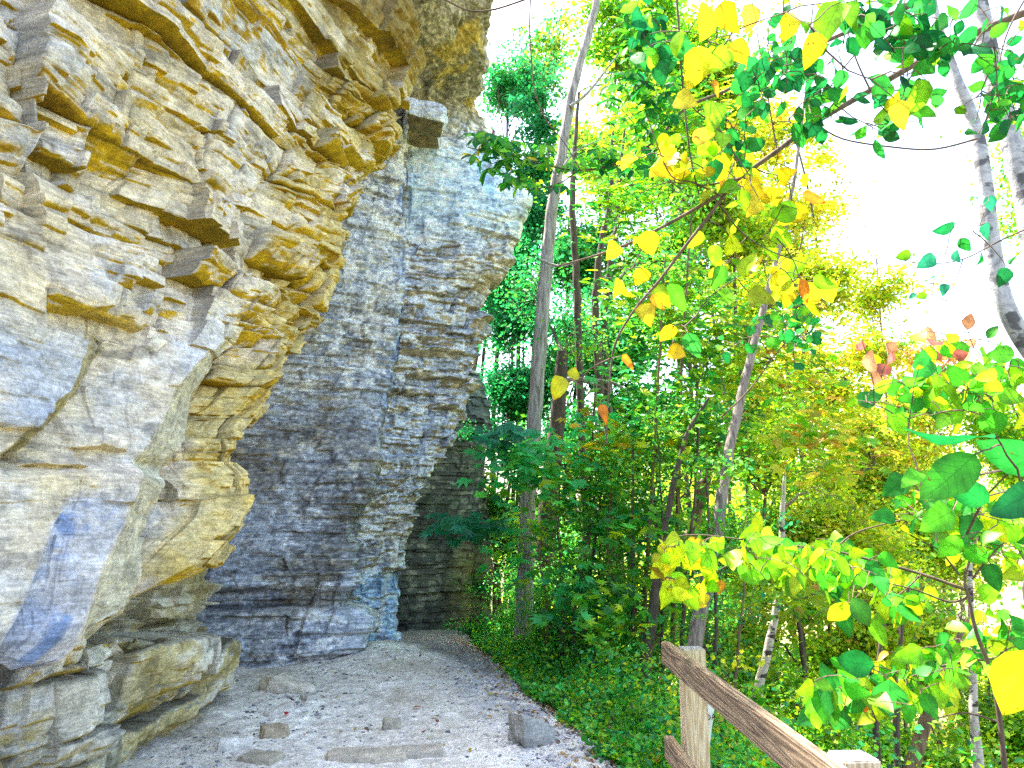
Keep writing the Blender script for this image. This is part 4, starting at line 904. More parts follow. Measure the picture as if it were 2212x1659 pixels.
# ------------------------------------------------------------------ background woods
BG = [ # px, py, Y, rpx, rpy, palette, density, leaf size, label
 (1100, 210, 19, 105, 110, {'maple': 5, 'green': 1}, 170, .085, 'dense dark green crown beside the top of the rock buttress'),
 (1105, 640, 17, 80, 150, {'maple': 5}, 270, .08, 'deep green maple crown directly right of the leaning buttress'),
 (1130, 830, 17, 110, 110, {'maple': 5, 'teal': 1}, 270, .08, 'deep green maple crown above the dark rock column'),
 (1140, 480, 18, 80, 70, {'maple': 4, 'teal': 1}, 170, .08, 'green crown with bluish gaps next to the rim of the buttress'),
 (1085, 560, 18, 60, 100, {'maple': 4, 'teal': 1}, 230, .08, 'deep green crown seen between the buttress rim and the trunk of the grey tree'),
 (1230, 560, 17, 110, 120, {'maple': 4, 'green': 2}, 220, .08, 'green crown close behind the middle of the grey tree'),
 (1260, 780, 16.5, 130, 120, {'maple': 4, 'green': 2}, 260, .08, 'dark green crown right of the grey tree below its middle'),
 (1095, 980, 16.5, 80, 110, {'maple': 4, 'teal': 1}, 250, .08, 'green crown filling the gap right of the dark rock column'),
 (1230, 960, 15, 140, 130, {'maple': 4, 'green': 2}, 300, .08, 'green maple crown behind the trunk of the tall grey tree'),
 (1340, 760, 15.5, 170, 150, {'maple': 3, 'green': 3}, 300, .08, 'green crown behind the small hanging yellow leaves'),
 (1440, 940, 15, 170, 150, {'green': 4, 'maple': 1, 'lime': 1}, 300, .08, 'mid green crown in the centre of the wood'),
 (1120, 1120, 17, 120, 150, {'green': 3, 'lime': 2, 'maple': 2}, 270, .085, 'bright green crown low between rock column and grey tree'),
 (1420, 560, 17, 180, 150, {'green': 3, 'lime': 4}, 230, .09, 'yellowish green crown behind the hanging yellow leaves'),
 (1330, 330, 20, 170, 130, {'green': 2, 'lime': 3, 'gold': 1}, 110, .10, 'thin yellow-green crown right of the top of the grey tree'),
 (1190, 120, 24, 120, 110, {'teal': 1, 'green': 2, 'gold': 1}, 45, .12, 'sparse far crown with white sky showing through, near the rock roof'),
 (1450, 130, 19, 200, 150, {'green': 2, 'lime': 3}, 120, .10, 'light green crown high above the centre'),
 (1640, 620, 22, 190, 200, {'lime': 4, 'gold': 3}, 150, .11, 'golden green crown right of the centre, lit by the sun'),
 (1780, 830, 24, 190, 170, {'lime': 3, 'gold': 4}, 140, .12, 'bright golden crown below the white gap of sky'),
 (1620, 880, 19, 160, 170, {'lime': 4, 'green': 2, 'gold': 1}, 200, .10, 'lime green crown behind the leaning grey-brown tree'),
 (1860, 1030, 22, 190, 150, {'lime': 4, 'gold': 3}, 140, .12, 'bright lime crown low on the right of the golden ones'),
 (1700, 440, 26, 170, 130, {'lime': 2, 'gold': 4}, 75, .12, 'pale golden crown at the edge of the white sky'),
 (1980, 900, 28, 180, 120, {'gold': 3, 'lime': 3, 'pink': 1}, 90, .12, 'golden far crown touched with red below the bent tree'),
 (2020, 770, 30, 130, 50, {'pink': 3, 'gold': 2}, 55, .13, 'reddish far crown behind the foot of the bent tree'),
 (1520, 1150, 14, 150, 130, {'green': 4, 'lime': 2, 'deep': 1}, 300, .08, 'green crown low behind the saplings'),
 (1680, 1180, 17, 170, 150, {'lime': 4, 'green': 2}, 240, .09, 'lime green crown above the birch'),
 (1820, 1280, 19, 190, 150, {'lime': 5, 'gold': 1}, 200, .10, 'sunlit lime crown below the middle on the right'),
 (2010, 1180, 21, 180, 160, {'lime': 4, 'gold': 2}, 170, .11, 'sunlit crown behind the big near leaves on the right'),
 (1620, 1440, 14, 170, 150, {'green': 3, 'lime': 4, 'gold': 1}, 330, .075, 'green and lime foliage behind the birch and the rail'),
 (1800, 1480, 16, 180, 150, {'lime': 5, 'green': 1}, 250, .09, 'lime foliage above the second railing post'),
 (1990, 1420, 17, 180, 170, {'lime': 5, 'green': 1, 'gold': 1}, 220, .09, 'lime foliage low at the far right'),
 (2160, 1550, 15, 150, 160, {'lime': 4, 'green': 2}, 240, .085, 'green foliage in the lower right corner'),
 (2190, 1000, 22, 120, 200, {'lime': 3, 'green': 2}, 130, .11, 'crown at the right border behind the big leaves'),
 (1720, 1600, 12, 170, 110, {'lime': 4, 'green': 3}, 360, .07, 'foliage just below the sloping rail'),
 (1960, 1640, 13, 180, 100, {'green': 3, 'lime': 4}, 300, .075, 'foliage right of the second railing post'),
 (2260, 300, 20, 130, 300, {'lime': 2, 'green': 2}, 60, .10, 'loose foliage beyond the two pale trunks'),
 (1560, 320, 22, 120, 120, {'lime': 3, 'gold': 2}, 90, .11, 'light crown behind the long overhanging branch'),
 (1340, 90, 17, 150, 130, {'green': 3, 'lime': 3}, 120, .09, 'light green crown just right of the top of the grey tree'),
 (1440, 330, 17, 150, 120, {'green': 2, 'lime': 4}, 160, .09, 'lime crown behind the whorled green leaves'),
 (1570, 190, 18, 150, 130, {'lime': 4, 'gold': 2, 'green': 1}, 120, .10, 'golden crown behind the middle of the long overhanging branch'),
 (1560, 470, 18, 150, 130, {'lime': 4, 'gold': 2, 'green': 1}, 180, .10, 'lime crown below the fork of the overhanging branch'),
 (1700, 300, 24, 130, 120, {'lime': 3, 'gold': 3}, 60, .12, 'thin golden crown fading into the white sky'),
 (1740, 600, 19, 140, 130, {'lime': 4, 'gold': 3}, 150, .10, 'golden crown right of the leaning tree'),
 (1175, 265, 18, 80, 80, {'maple': 4, 'teal': 1}, 90, .09, 'loose green crown just left of the upper part of the grey tree'),
 (1065, 320, 18, 50, 60, {'maple': 4, 'green': 1}, 110, .09, 'small green crown peeping over the rim of the buttress'),
 (1150, 370, 18, 90, 60, {'maple': 3, 'teal': 1, 'green': 1}, 110, .09, 'green crown behind the whorled leaves reaching over the rock'),
 (1900, 640, 26, 130, 110, {'gold': 3, 'lime': 3}, 50, .12, 'sparse golden tree top against the white sky'),
 (1470, 720, 14, 130, 130, {'green': 4, 'lime': 2}, 200, .08, 'green crown right of the small hanging yellow leaves'),
 (1650, 1010, 15, 140, 120, {'lime': 4, 'green': 2, 'gold': 1}, 220, .09, 'lime crown at the middle height of the leaning tree'),
 (1330, 1130, 13, 120, 110, {'green': 3, 'mint': 2, 'lime': 1}, 260, .075, 'fresh green crown low behind the saplings'),
 (1210, 1180, 14, 100, 110, {'green': 3, 'mint': 2, 'lime': 2}, 240, .075, 'fresh green crown behind the foot of the grey tree'),
 (1800, 1120, 17, 150, 110, {'gold': 3, 'lime': 4}, 180, .10, 'bright golden-lime crown over the arching yellow-green branch'),
 (1900, 1350, 15, 160, 120, {'lime': 5, 'gold': 2}, 200, .09, 'golden-lime foliage between the two low right branches'),
 (1700, 1330, 14, 130, 110, {'lime': 4, 'gold': 1, 'green': 1}, 220, .08, 'lime foliage right beside the birch'),
]
for i, (px, py, Yd, rx, ry, pl, dn, ls, lab) in enumerate(BG):
    rs = np.random.RandomState(300 + i)
    c0 = R(px, py, Yd); gz = float(ground_z(np.array(c0[0] + 0.8), np.array(Yd)))
    base = np.array([c0[0] + rs.uniform(-.8, .8), Yd + rs.uniform(-.3, .6), gz - 0.1])
    top = c0 + np.array([0, 0, ry / F * Yd * 0.8]); tp = wiggle(base, top, 6, .12, rs)
    r0 = 0.06 + 0.05 * rs.rand()
    bl = []
    for k in range(8):
        a = unit(rs.randn(3)) * rs.uniform(0.1, .85); rr = rs.uniform(.28, .55)
        bl.append((c0 + np.array([a[0] * rx, a[1] * rx, a[2] * ry]) / F * Yd, (rx * rr / F * Yd, rx * rr / F * Yd * 0.9, ry * rr / F * Yd)))
    tree('broadleaf_tree', lab, 'tree', tp, np.linspace(r0, 0.02, 6), M_BROWN if i % 2 else M_DARK, bl, dn * (4.5 if i == 0 else 8.0 if (px < 1300 and 400 < py < 860) else 7.0 if (px < 1700 and py < 500) else 2.6 if px < 1560 else 3.0), ls * 1.12, pl, 400 + i * 3, 'trees in the wood beyond the path', limb_r=0.03, twigs=5)
# far-off wood on the other side, one mass
rs = np.random.RandomState(77); bl = []
for i in range(80):
    px = rs.uniform(1150, 2500); Yd = rs.uniform(30, 60); py = rs.uniform(980 - 0.12 * (px - 1150), 1700)
    bl.append(blob(px, py, Yd, 110, 80))
cr = crown(bl, 75, 0.22, {'lime': 4, 'gold': 3, 'green': 1}, 78, clump=0.5)
o = cr.build('forest', M_LEAF); tag(o, 'far-off sunlit golden wood filling the valley behind the trees', 'forest', kind='stuff')

# ------------------------------------------------------------------ saplings between path and wood
rs = np.random.RandomState(21)
SAP = [(1215, 1400, 1060), (1235, 1440, 1090), (1262, 1440, 980), (1290, 1470, 1060), (1312, 1480, 1010), (1340, 1500, 1100), (1362, 1520, 960), (1405, 1540, 1050), (1432, 1560, 900), (1180, 1390, 1130), (1470, 1480, 860), (1545, 1430, 980), (1585, 1500, 1100), (1250, 1380, 700), (1385, 1400, 560), (1450, 1420, 420)]
SAP.sort()
ORD = 'first second third fourth fifth sixth seventh eighth ninth tenth eleventh twelfth thirteenth fourteenth fifteenth sixteenth'.split()
for i, (x0, yb, yt) in enumerate(SAP):
    Yd = 9.6 - 0.004 * (x0 - 1180) + rs.uniform(-.5, .5); lean = rs.uniform(-40, 70)
    pts = RP([(x0 - lean * .2, yb + 60), (x0, yb), (x0 + lean * .25 + rs.uniform(-9, 9), yb * .66 + yt * .34), (x0 + lean * .6 + rs.uniform(-9, 9), yb * .33 + yt * .67), (x0 + lean, yt)], Yd)
    w0 = rs.uniform(7, 13)
    tree('sapling', ORD[i] + ' thin dark sapling in the thicket, counted from the tall grey tree towards the railing', 'sapling', pts, rad_px([w0, w0 * .95, w0 * .7, w0 * .5, w0 * .25], Yd), M_DARK if i % 3 else M_BROWN,
         [blob(x0 + lean * .8, yt + 30, Yd, 70, 55), blob(x0 + lean * .4 + 35, (yt + yb) / 2, Yd, 62, 50), blob(x0 - 30, yb - 60, Yd + .3, 60, 60)], 900, 0.05, {'green': 3, 'lime': 2, 'mint': 1, 'teal': .6}, 500 + i * 2, 'dark saplings in the thicket', limb_r=0.012, twigs=6)

# undergrowth shrubs along the outer edge of the path
SH = [(1035, 1372, 12.2, 38, 32, 'deep'), (1075, 1400, 10.8, 40, 34, 'deep'), (1100, 1340, 11.5, 45, 50, 'green'), (1130, 1440, 9.8, 45, 38, 'green'), (1165, 1475, 8.9, 45, 40, 'green'), (1200, 1400, 9.6, 55, 60, 'green'),
      (1215, 1510, 8.1, 50, 42, 'green'), (1265, 1470, 8.6, 60, 60, 'green'), (1265, 1550, 7.4, 55, 45, 'green'), (1330, 1530, 7.6, 65, 60, 'green'), (1325, 1600, 6.5, 60, 45, 'lime'), (1395, 1590, 6.4, 60, 60, 'green'),
      (1390, 1655, 5.7, 65, 50, 'green'), (1300, 1390, 9.8, 70, 60, 'green'), (1380, 1460, 8.8, 60, 55, 'green'), (1560, 1600, 7.0, 80, 70, 'lime'), (1480, 1680, 5.5, 70, 50, 'green'), (1040, 1270, 13.5, 22, 40, 'deep'), (1500, 1300, 10.5, 70, 70, 'green'), (1140, 1250, 12, 55, 60, 'green'), (1230, 1270, 11, 60, 60, 'green')]
SHL = ['low dark green shrub at the foot of the rock column', 'dark green shrub on the inside of the bend', 'upright green shrub left of the tall grey trunk', 'green shrub at the foot of the tall grey tree', 'low green shrub on the path edge just before the tall tree', 'loose green shrub right of the tall trunk',
       'leafy green shrub halfway along the path edge', 'tall loose shrub behind the path edge shrubs', 'green shrub leaning over the gravel', 'bushy shrub under the leaning mossy trunk', 'yellowish shrub beside the gravel near the railing', 'shrub just left of the first railing post',
       'low shrub under the lower rail', 'shrub in the shade of the thicket', 'shrub between the dark slim trunk and the thicket', 'yellow-green shrub right of the first post', 'shrub at the bottom border below the railing', 'small dark plant on the narrow rock column', 'shrub behind the top of the first post', 'light shrub beside the rock column', 'shrub behind the tall grey trunk']
for i, ((px, py, Yd, rx, ry, p0), lab) in enumerate(zip(SH, SHL)):
    rx, ry = rx * 1.25, ry * 1.3
    rs = np.random.RandomState(700 + i); c0 = R(px, py, Yd); base = c0 - np.array([0, 0, ry / F * Yd * 1.0])
    gz = float(ground_z(np.array(base[0]), np.array(Yd))); base[2] = min(base[2], max(gz, base[2] - 1.2)) if gz < base[2] else gz
    e = empty('shrub', tuple(base)); tag(e, lab, 'shrub', 'shrubs along the outer edge of the path')
    ac = Acc()
    for k in range(9):
        tip = c0 + unit(rs.randn(3)) * np.array([rx, rx, ry]) / F * Yd * .9; V, Q = tube(wiggle(base + rs.randn(3) * .03, tip, 5, .3, rs), np.linspace(.007, .002, 5), 5, 2); ac.add(V, Q)
    ac.build('stems', M_TWIG, e, base)
    pl = {'deep': {'deep': 3, 'green': 1}, 'green': {'green': 4, 'mint': 1.5, 'deep': 1, 'lime': 1}, 'lime': {'lime': 3, 'green': 1, 'yellow': .3}}[p0]
    crown([(c0, np.array([rx, rx * 1.1, ry]) / F * Yd)], 4200 / (Yd / 8) ** 1.0, 0.036 + 0.02 * (i % 3 == 0), pl, 800 + i, clump=0.16).build('foliage', M_LEAF, e, base)
rs0 = np.random.RandomState(99)
BR = ['left of the tall grey trunk at its foot', 'right of the tall grey trunk at its foot', 'on the edge a step before the grey tree', 'behind that edge, under the saplings', 'under the middle saplings', 'halfway between grey tree and railing, at the gravel', 'halfway between grey tree and railing, farther in', 'beside the foot of the mossy leaning trunk', 'nearest the pointed grey rock', 'just above the pointed grey rock', 'under the dark slim trunk', 'left of the lower rail end', 'at the lower rail end, by the gravel', 'between the first post and the birch']
BP = [(1085, 1430, 10.2), (1190, 1430, 9.4), (1150, 1490, 8.7), (1235, 1420, 9.2), (1290, 1440, 8.8), (1235, 1540, 7.7), (1300, 1490, 8.1), (1350, 1450, 8.4), (1280, 1590, 6.8), (1300, 1560, 7.1), (1400, 1520, 7.4), (1400, 1620, 6.0), (1350, 1640, 6.0), (1600, 1520, 7.6)]
for i, ((px, py, Yd), lb) in enumerate(zip(BP, BR)):
    rs = np.random.RandomState(1200 + i); c0 = R(px, py, Yd); rx, ry = 42, 38; base = c0 - np.array([0, 0, ry * 1.2 / F * Yd]); e = empty('bramble', tuple(base)); tag(e, 'broad-leaved bramble ' + lb, 'bramble', 'brambles on the bank')
    ac = Acc(); P_ = []
    for k in range(11):
        tip = c0 + unit(rs.randn(3)) * np.array([rx, rx, ry]) / F * Yd * 1.3; w_ = wiggle(base + rs.randn(3) * .03, tip, 8, .35, rs); V, Q = tube(w_, np.linspace(.006, .002, 8), 5, 1); ac.add(V, Q)
        P_.append(np.repeat(w_[2:], 3, 0) + rs.randn(18, 3) * .03)
    ac.build('stems', M_TWIG, e, base); P_ = np.concatenate(P_); n = len(P_); A = unit(rs.randn(n, 3) + [0, 0, -.2]); N_ = unit(rs.randn(n, 3) * .5 + [0, -.3, 1])
    V, Q, C = big_leaves(P_, A, N_, 0.05 + .05 * rs.rand(n), .62, pal([{'green': 3, 'mint': 2}, {'green': 3, 'lime': 2}, {'deep': 3, 'mint': 1}][i % 3], n, rs), rs, 'heart')
    mesh_obj('leaves', local(V, base), Q, M_BIGLEAF, e, C, True)
# ground cover spilling along the edge
rs = np.random.RandomState(9); n = 42000; yv = 3.6 + 10 * rs.rand(n) ** 1.1; ex = np.interp(yv, EY, EX); dv = np.abs(rs.randn(n)) * 0.75 + 0.02
dv = dv + 0.16 * vnoise(yv * 2.3, 0 * yv, 1.5) + 0.07 * vnoise(yv * 9, 0 * yv, 2.5)
xv = ex + dv; zv = ground_z(xv, yv) + 0.02 + rs.rand(n) ** 1.6 * (0.06 + 0.6 * sstep(0.0, 0.9, dv)) * (0.35 + 1.3 * np.clip(vnoise(xv * 2.5, yv * 2.5, 4.4) + .4, 0, 1))
V, Q, C = small_leaves(np.stack([xv, yv, zv], -1), 0.022 + 0.04 * rs.rand(n), pal({'green': 4, 'mint': 2, 'deep': 1, 'lime': 2, 'yellow': .2}, n, rs), rs, .36, 0.0, 1.3)
o = mesh_obj('ground_cover', V, Q, M_LEAF, col=C); tag(o, 'low leafy ground cover spilling over the outer edge of the path', 'ground cover', kind='stuff')

rs = np.random.RandomState(19); n = 900; yv = 3.6 + 8 * rs.rand(n); ex = np.interp(yv, EY, EX); xv = ex + rs.randn(n) * 0.16 - .02; m_ = rs.rand(n) < .12; xv[m_] = ex[m_] - rs.rand(m_.sum()) * 2.2
A = unit(np.stack([rs.randn(n), rs.randn(n), .15 * rs.randn(n)], -1)); N_ = unit(np.stack([.25 * rs.randn(n), .25 * rs.randn(n), np.ones(n)], -1))
V, Q, C = big_leaves(np.stack([xv, yv, np.maximum(path_z(xv, yv), ground_z(xv, yv)) + .02], -1), A, N_, 0.025 + .03 * rs.rand(n), .55, np.array([(.35, .2, .08), (.22, .12, .06), (.5, .38, .08), (.3, .1, .04), (.45, .3, .15)])[rs.randint(0, 5, n)], rs, 'oval', .3)
o = mesh_obj('leaf_litter', V, Q, M_BIGLEAF, col=C); tag(o, 'scattered dry brown leaf litter along the path edge', 'leaf litter', kind='stuff')
# ------------------------------------------------------------------ near branches and their leaves
NEAR_ROOT = {}
def leafy_branch(name, label, cat, limbs, leaves, mat=None, group=None):
    """limbs: list of (pts px, Y, w0 px, w1 px); leaves: list of dict"""
    b0 = RP(limbs[0][0], limbs[0][1])[0]; e = empty(name, tuple(b0)); tag(e, label, cat, group)
    ac = Acc()
    for (L_, Y_, w0, w1) in limbs:
        p = RP(L_, Y_); V, Q = tube(p, rad_px(np.linspace(w0, w1, len(L_)), np.mean(Y_)), 8, 5); ac.add(V, Q)
    ac.build('limb', mat or M_TWIG, e, b0, True)
    la = Acc(); tw = Acc(); nodes = []
    for (L_, Y_, w0, w1) in limbs:
        p = RP(L_, Y_)
        for i in range(len(p) - 1): nodes += [p[i] + (p[i + 1] - p[i]) * t for t in (0, .25, .5, .75)]
    nodes.append(RP(limbs[0][0], limbs[0][1])[-1]); nodes = np.array(nodes); rs_ = np.random.RandomState(len(nodes))
    for d in leaves:
        la.add(*d)
        bp_ = d[0][1::21]; dd_ = np.array([np.linalg.norm(nodes - q, axis=1).min() for q in bp_])
        for q in bp_[np.argsort(dd_)]:
            i = int(np.argmin(np.linalg.norm(nodes - q, axis=1))); a_ = nodes[i]; L0 = np.linalg.norm(q - a_)
            w_ = wiggle(a_, q, 5, .18, rs_); w_[1:-1, 2] += 0.06 * L0
            V, Q = tube(w_, np.linspace(.0016 + .006 * min(L0, .5), .0014, 5), 4, 1); tw.add(V, Q); nodes = np.concatenate([nodes, w_[2:4]])
    if leaves: tw.build('twigs', mat or M_TWIG, e, b0)
    if leaves: la.build('leaves', M_BIGLEAF, e, b0, True)
    return e
def face_cam(n, rs, P_, spread=0.7):
    v = unit(np.array([0, 0, CAMZ]) - P_); return unit(v + rs.randn(n, 3) * spread)
def placed(L_, Y_, palname, seed, prof='heart', wid=.85, spread=.45, up=False):
    """L_: (px,py,length px,angle deg from right, ccw) centre of leaf"""
    rs = np.random.RandomState(seed); L_ = np.array(L_, float); n = len(L_); Yv = Y_ + rs.uniform(-.12, .12, n)
    a = np.radians(L_[:, 3]); A = np.stack([np.cos(a), 0.35 * rs.randn(n), np.sin(a)], -1); A = unit(A)
    s = L_[:, 2] / F * Yv; P_ = R(L_[:, 0], L_[:, 1], Yv) - A * s[:, None] * .5
    return big_leaves(P_, A, face_cam(n, rs, P_, spread), s, wid, pal(palname, n, rs, .1), rs, prof)
def scatter(reg, n, Y_, spx, palname, seed, prof='oval', wid=.6, spread=.8, droop=.5):
    """reg: polyline px list; leaves scattered within given px radius"""
    rs = np.random.RandomState(seed); reg = np.array(reg, float); i = rs.randint(0, len(reg) - 1, n) if len(reg) > 1 else np.zeros(n, int)
    t = rs.rand(n, 1); q = reg[i] * (1 - t) + reg[np.minimum(i + 1, len(reg) - 1)] * t
    px = q[:, 0] + rs.randn(n) * q[:, 2]; py = q[:, 1] + rs.randn(n) * q[:, 2] * .8
    Yv = Y_ + rs.randn(n) * .16 * Y_ / 3; P_ = R(px, py, Yv); A = rs.randn(n, 3); A[:, 2] -= droop; A = unit(A)
    s = spx * (0.6 + 0.7 * rs.rand(n)) / F * Yv
    return big_leaves(P_, A, face_cam(n, rs, P_, spread), s, wid, pal(palname, n, rs, .2), rs, prof)
# long branch sweeping in from the top right corner
leafy_branch('tree_branch', 'long dark branch with yellow and green leaves sweeping down from the upper right corner', 'branch',
  [([(2330, -20), (2212, 28), (2110, 70), (2000, 125), (1880, 195), (1760, 265), (1680, 325), (1610, 375), (1545, 425), (1450, 480), (1350, 530), (1260, 560), (1190, 578)], (3.0, 2.6), 22, 3),
   ([(1575, 405), (1540, 455), (1470, 545), (1425, 605), (1370, 670), (1330, 740), (1318, 810), (1312, 880), (1310, 960)], 2.65, 9, 2.5),
   ([(1560, 425), (1500, 395), (1450, 380), (1415, 300), (1400, 255)], 2.7, 5, 2), ([(1600, 385), (1520, 400), (1440, 395), (1380, 420)], 2.75, 5, 2),
   ([(1680, 330), (1665, 250), (1655, 180), (1640, 100), (1620, -30)], 2.8, 4, 2), ([(1460, -30), (1468, 90), (1475, 190), (1490, 330), (1510, 420)], 2.7, 6, 3),
   ([(1545, 430), (1600, 500), (1660, 540), (1740, 570)], 2.7, 4, 2), ([(1400, 640), (1440, 720), (1500, 770)], 2.7, 3, 1.5),
   ([(1880, 195), (1850, 130), (1830, 60), (1820, -30)], 2.85, 5, 2), ([(1760, 265), (1820, 300), (1930, 318), (2020, 322), (2110, 300)], 3.6, 4, 5)],
  [placed([(1325, 543, 52, 250), (1402, 527, 58, 290), (1336, 622, 48, 265), (1352, 632, 42, 300), (1395, 678, 56, 275), (1440, 722, 50, 240), (1458, 760, 50, 310), (1240, 805, 34, 70), (1205, 838, 52, 235), (1385, 600, 44, 250)], 2.55, {'yellow': 1}, 901, spread=.35),
   placed([(1305, 895, 46, 285), (1358, 782, 42, 320), (1372, 520, 24, 250), (1420, 655, 44, 300)], 2.55, {'orange': 1, 'yellow': 2}, 902, wid=.5, spread=.3),
   placed([(1428, 640, 62, 290), (1462, 645, 70, 300), (1495, 750, 66, 290), (1690, 515, 66, 320), (1550, 600, 60, 240), (1570, 640, 56, 280), (1630, 410, 60, 300), (1610, 430, 55, 280)], 2.6, {'lime': 2, 'yellow': 1, 'green': 1}, 903, wid=.6, spread=.3),
   placed([(1740, 632, 66, 300), (1545, 190, 42, 280), (1760, 430, 60, 330), (1560, 400, 36, 260)], 2.6, {'orange': 1}, 904, wid=.45),
   placed([(1525, 50, 96, 255), (1570, 40, 84, 290), (1505, 150, 104, 250), (1545, 250, 80, 270), (1465, 95, 66, 260), (1600, 110, 70, 300), (1790, 50, 120, 240), (1755, 110, 80, 250), (1480, 220, 70, 300), (1555, 130, 76, 230), (1620, 40, 70, 260), (1700, 60, 70, 240), (1840, 30, 64, 280), (1560, 300, 60, 250), (1980, 215, 90, 250), (1945, 250, 70, 280)], 2.2, {'yellow': 2, 'lime': 3, 'gold': 2}, 905, wid=.7, spread=.3),
   scatter([(1400, 330, 30), (1480, 345, 35), (1560, 360, 35), (1640, 400, 30), (1700, 440, 25)], 60, 2.7, 54, {'yellow': 3, 'lime': 2, 'gold': 1}, 906, 'heart', .75, .5),
   scatter([(1520, 480, 30), (1600, 560, 35), (1700, 590, 35), (1790, 620, 25)], 34, 2.8, 50, {'lime': 3, 'yellow': 1}, 907, 'heart', .7, .5),
   scatter([(1400, 60, 38), (1420, 120, 25)], 40, 2.6, 52, {'deep': 3, 'green': 1}, 908, 'oval', .6, .6)])
leafy_branch('tree_branch', 'canopy branch with round deep green leaves hanging in the top right', 'branch',
  [([(2100, -120), (1990, -20), (1900, 60), (1820, 150), (1760, 240), (1700, 330)], (2.7, 2.6), 6, 2), ([(2250, -60), (2180, 60), (2150, 170), (2120, 260)], 2.6, 5, 2), ([(1700, -80), (1690, 60), (1700, 170), (1660, 300)], 2.5, 4, 1.5), ([(1960, -60), (1950, 80), (1960, 200), (1900, 290)], 2.5, 4, 1.5)],
  [scatter([(1640, 110, 22), (1640, 180, 26), (1600, 260, 26), (1590, 330, 20)], 60, 2.5, 42, {'deep': 4, 'green': 1}, 911, 'oval', .7),
   scatter([(1690, 40, 26), (1730, 130, 30), (1780, 190, 30), (1760, 270, 26)], 76, 2.5, 46, {'deep': 4, 'green': 1}, 912, 'oval', .72),
   scatter([(1850, 20, 34), (1900, 40, 34), (1960, 90, 36), (2020, 60, 36), (2060, 130, 30)], 96, 2.3, 58, {'deep': 5, 'green': 2}, 913, 'oval', .72),
   scatter([(1870, 220, 30), (1930, 240, 28), (1990, 190, 24), (1900, 300, 18)], 48, 2.5, 46, {'deep': 4, 'green': 2, 'yellow': .5}, 914, 'oval', .7),
   scatter([(2140, 30, 30), (2180, 140, 34), (2190, 230, 30), (2130, 260, 26)], 66, 2.4, 46, {'deep': 3, 'green': 3}, 915, 'oval', .66),
   placed([(1897, 325, 54, 300), (1600, 355, 40, 280), (1690, 235, 44, 250)], 2.4, {'deep': 1}, 916, 'oval', .4, .3)])
# whorled green leaves reaching left over the rock
def whorls(L_, Y_, spx, palname, seed, k=6):
    rs = np.random.RandomState(seed); Vs = []
    P_, A_, N_, S_ = [], [], [], []
    for (px, py) in L_:
        c0 = R(px, py, Y_ + rs.uniform(-.3, .3)); n0 = unit(np.array([rs.randn() * .4, -.6, .8])); t = unit(np.cross(n0, rs.randn(3))); b = np.cross(n0, t); ph = rs.rand() * 6
        for i in range(k):
            a = ph + i * 6.283 / k + rs.uniform(-.25, .25); d = t * math.cos(a) + b * math.sin(a) - n0 * .25; P_.append(c0); A_.append(d); N_.append(n0 + rs.randn(3) * .25); S_.append(spx * rs.uniform(.7, 1.2) / F * Y_)
    P_, A_, N_, S_ = map(np.array, (P_, A_, N_, S_)); return big_leaves(P_, A_, N_, S_, .42, pal(palname, len(P_), rs, .18), rs, 'lance', .2)
rs = np.random.RandomState(31)
def along(L_, n, sp):
    L_ = np.array(L_, float); u = rs.rand(n) * (len(L_) - 1); i = u.astype(int); t = (u - i)[:, None]; q = L_[i] * (1 - t) + L_[i + 1] * t; return q + rs.randn(n, 2) * sp
leafy_branch('tree_branch', 'branch of whorled green leaves reaching left across the face of the buttress', 'branch',
  [([(1560, 200), (1480, 235), (1420, 300), (1340, 350), (1250, 368), (1160, 352), (1080, 335), (1010, 318)], (6.0, 6.4), 8, 2), ([(1250, 368), (1200, 400), (1130, 410)], 6.2, 4, 1.5), ([(1400, 320), (1440, 380), (1480, 420)], 6, 4, 1.5), ([(1560, 200), (1640, 160), (1760, 100), (1900, 40), (2100, -40)], (6, 6.0), 8, 12)],
  [whorls(along([(1015, 310), (1080, 330), (1160, 345), (1250, 360), (1340, 345)], 44, (14, 16)), 6.2, 34, {'green': 4, 'deep': 2, 'yellow': .25}, 921),
   whorls(along([(1330, 200), (1400, 160), (1440, 250), (1370, 300), (1450, 330)], 52, (30, 26)), 5.8, 38, {'green': 4, 'deep': 3}, 922),
   whorls(along([(1340, 30), (1400, 60), (1380, 120)], 30, (26, 22)), 5.6, 38, {'green': 5, 'deep': 1}, 923),
   whorls(along([(1100, 380), (1150, 400), (1230, 430)], 14, (16, 14)), 6.2, 30, {'green': 4, 'deep': 2}, 924)])
# thin bare twigs at the top
leafy_branch('bare_twig', 'bare thin twig crossing the dark rock roof at the top', 'twig',
  [([(930, -20), (985, 12), (1020, 24), (1070, 20), (1146, -5)], 4.5, 4, 5), ([(1146, -5), (1144, 60), (1148, 130), (1156, 200), (1180, 260), (1220, 310), (1255, 370)], 4.5, 4, 2), ([(1070, 20), (1090, 60), (1130, 110), (1180, 180)], 4.6, 2, 1.2), ([(1148, 130), (1120, 150), (1090, 160)], 4.5, 1.5, 1)], [])
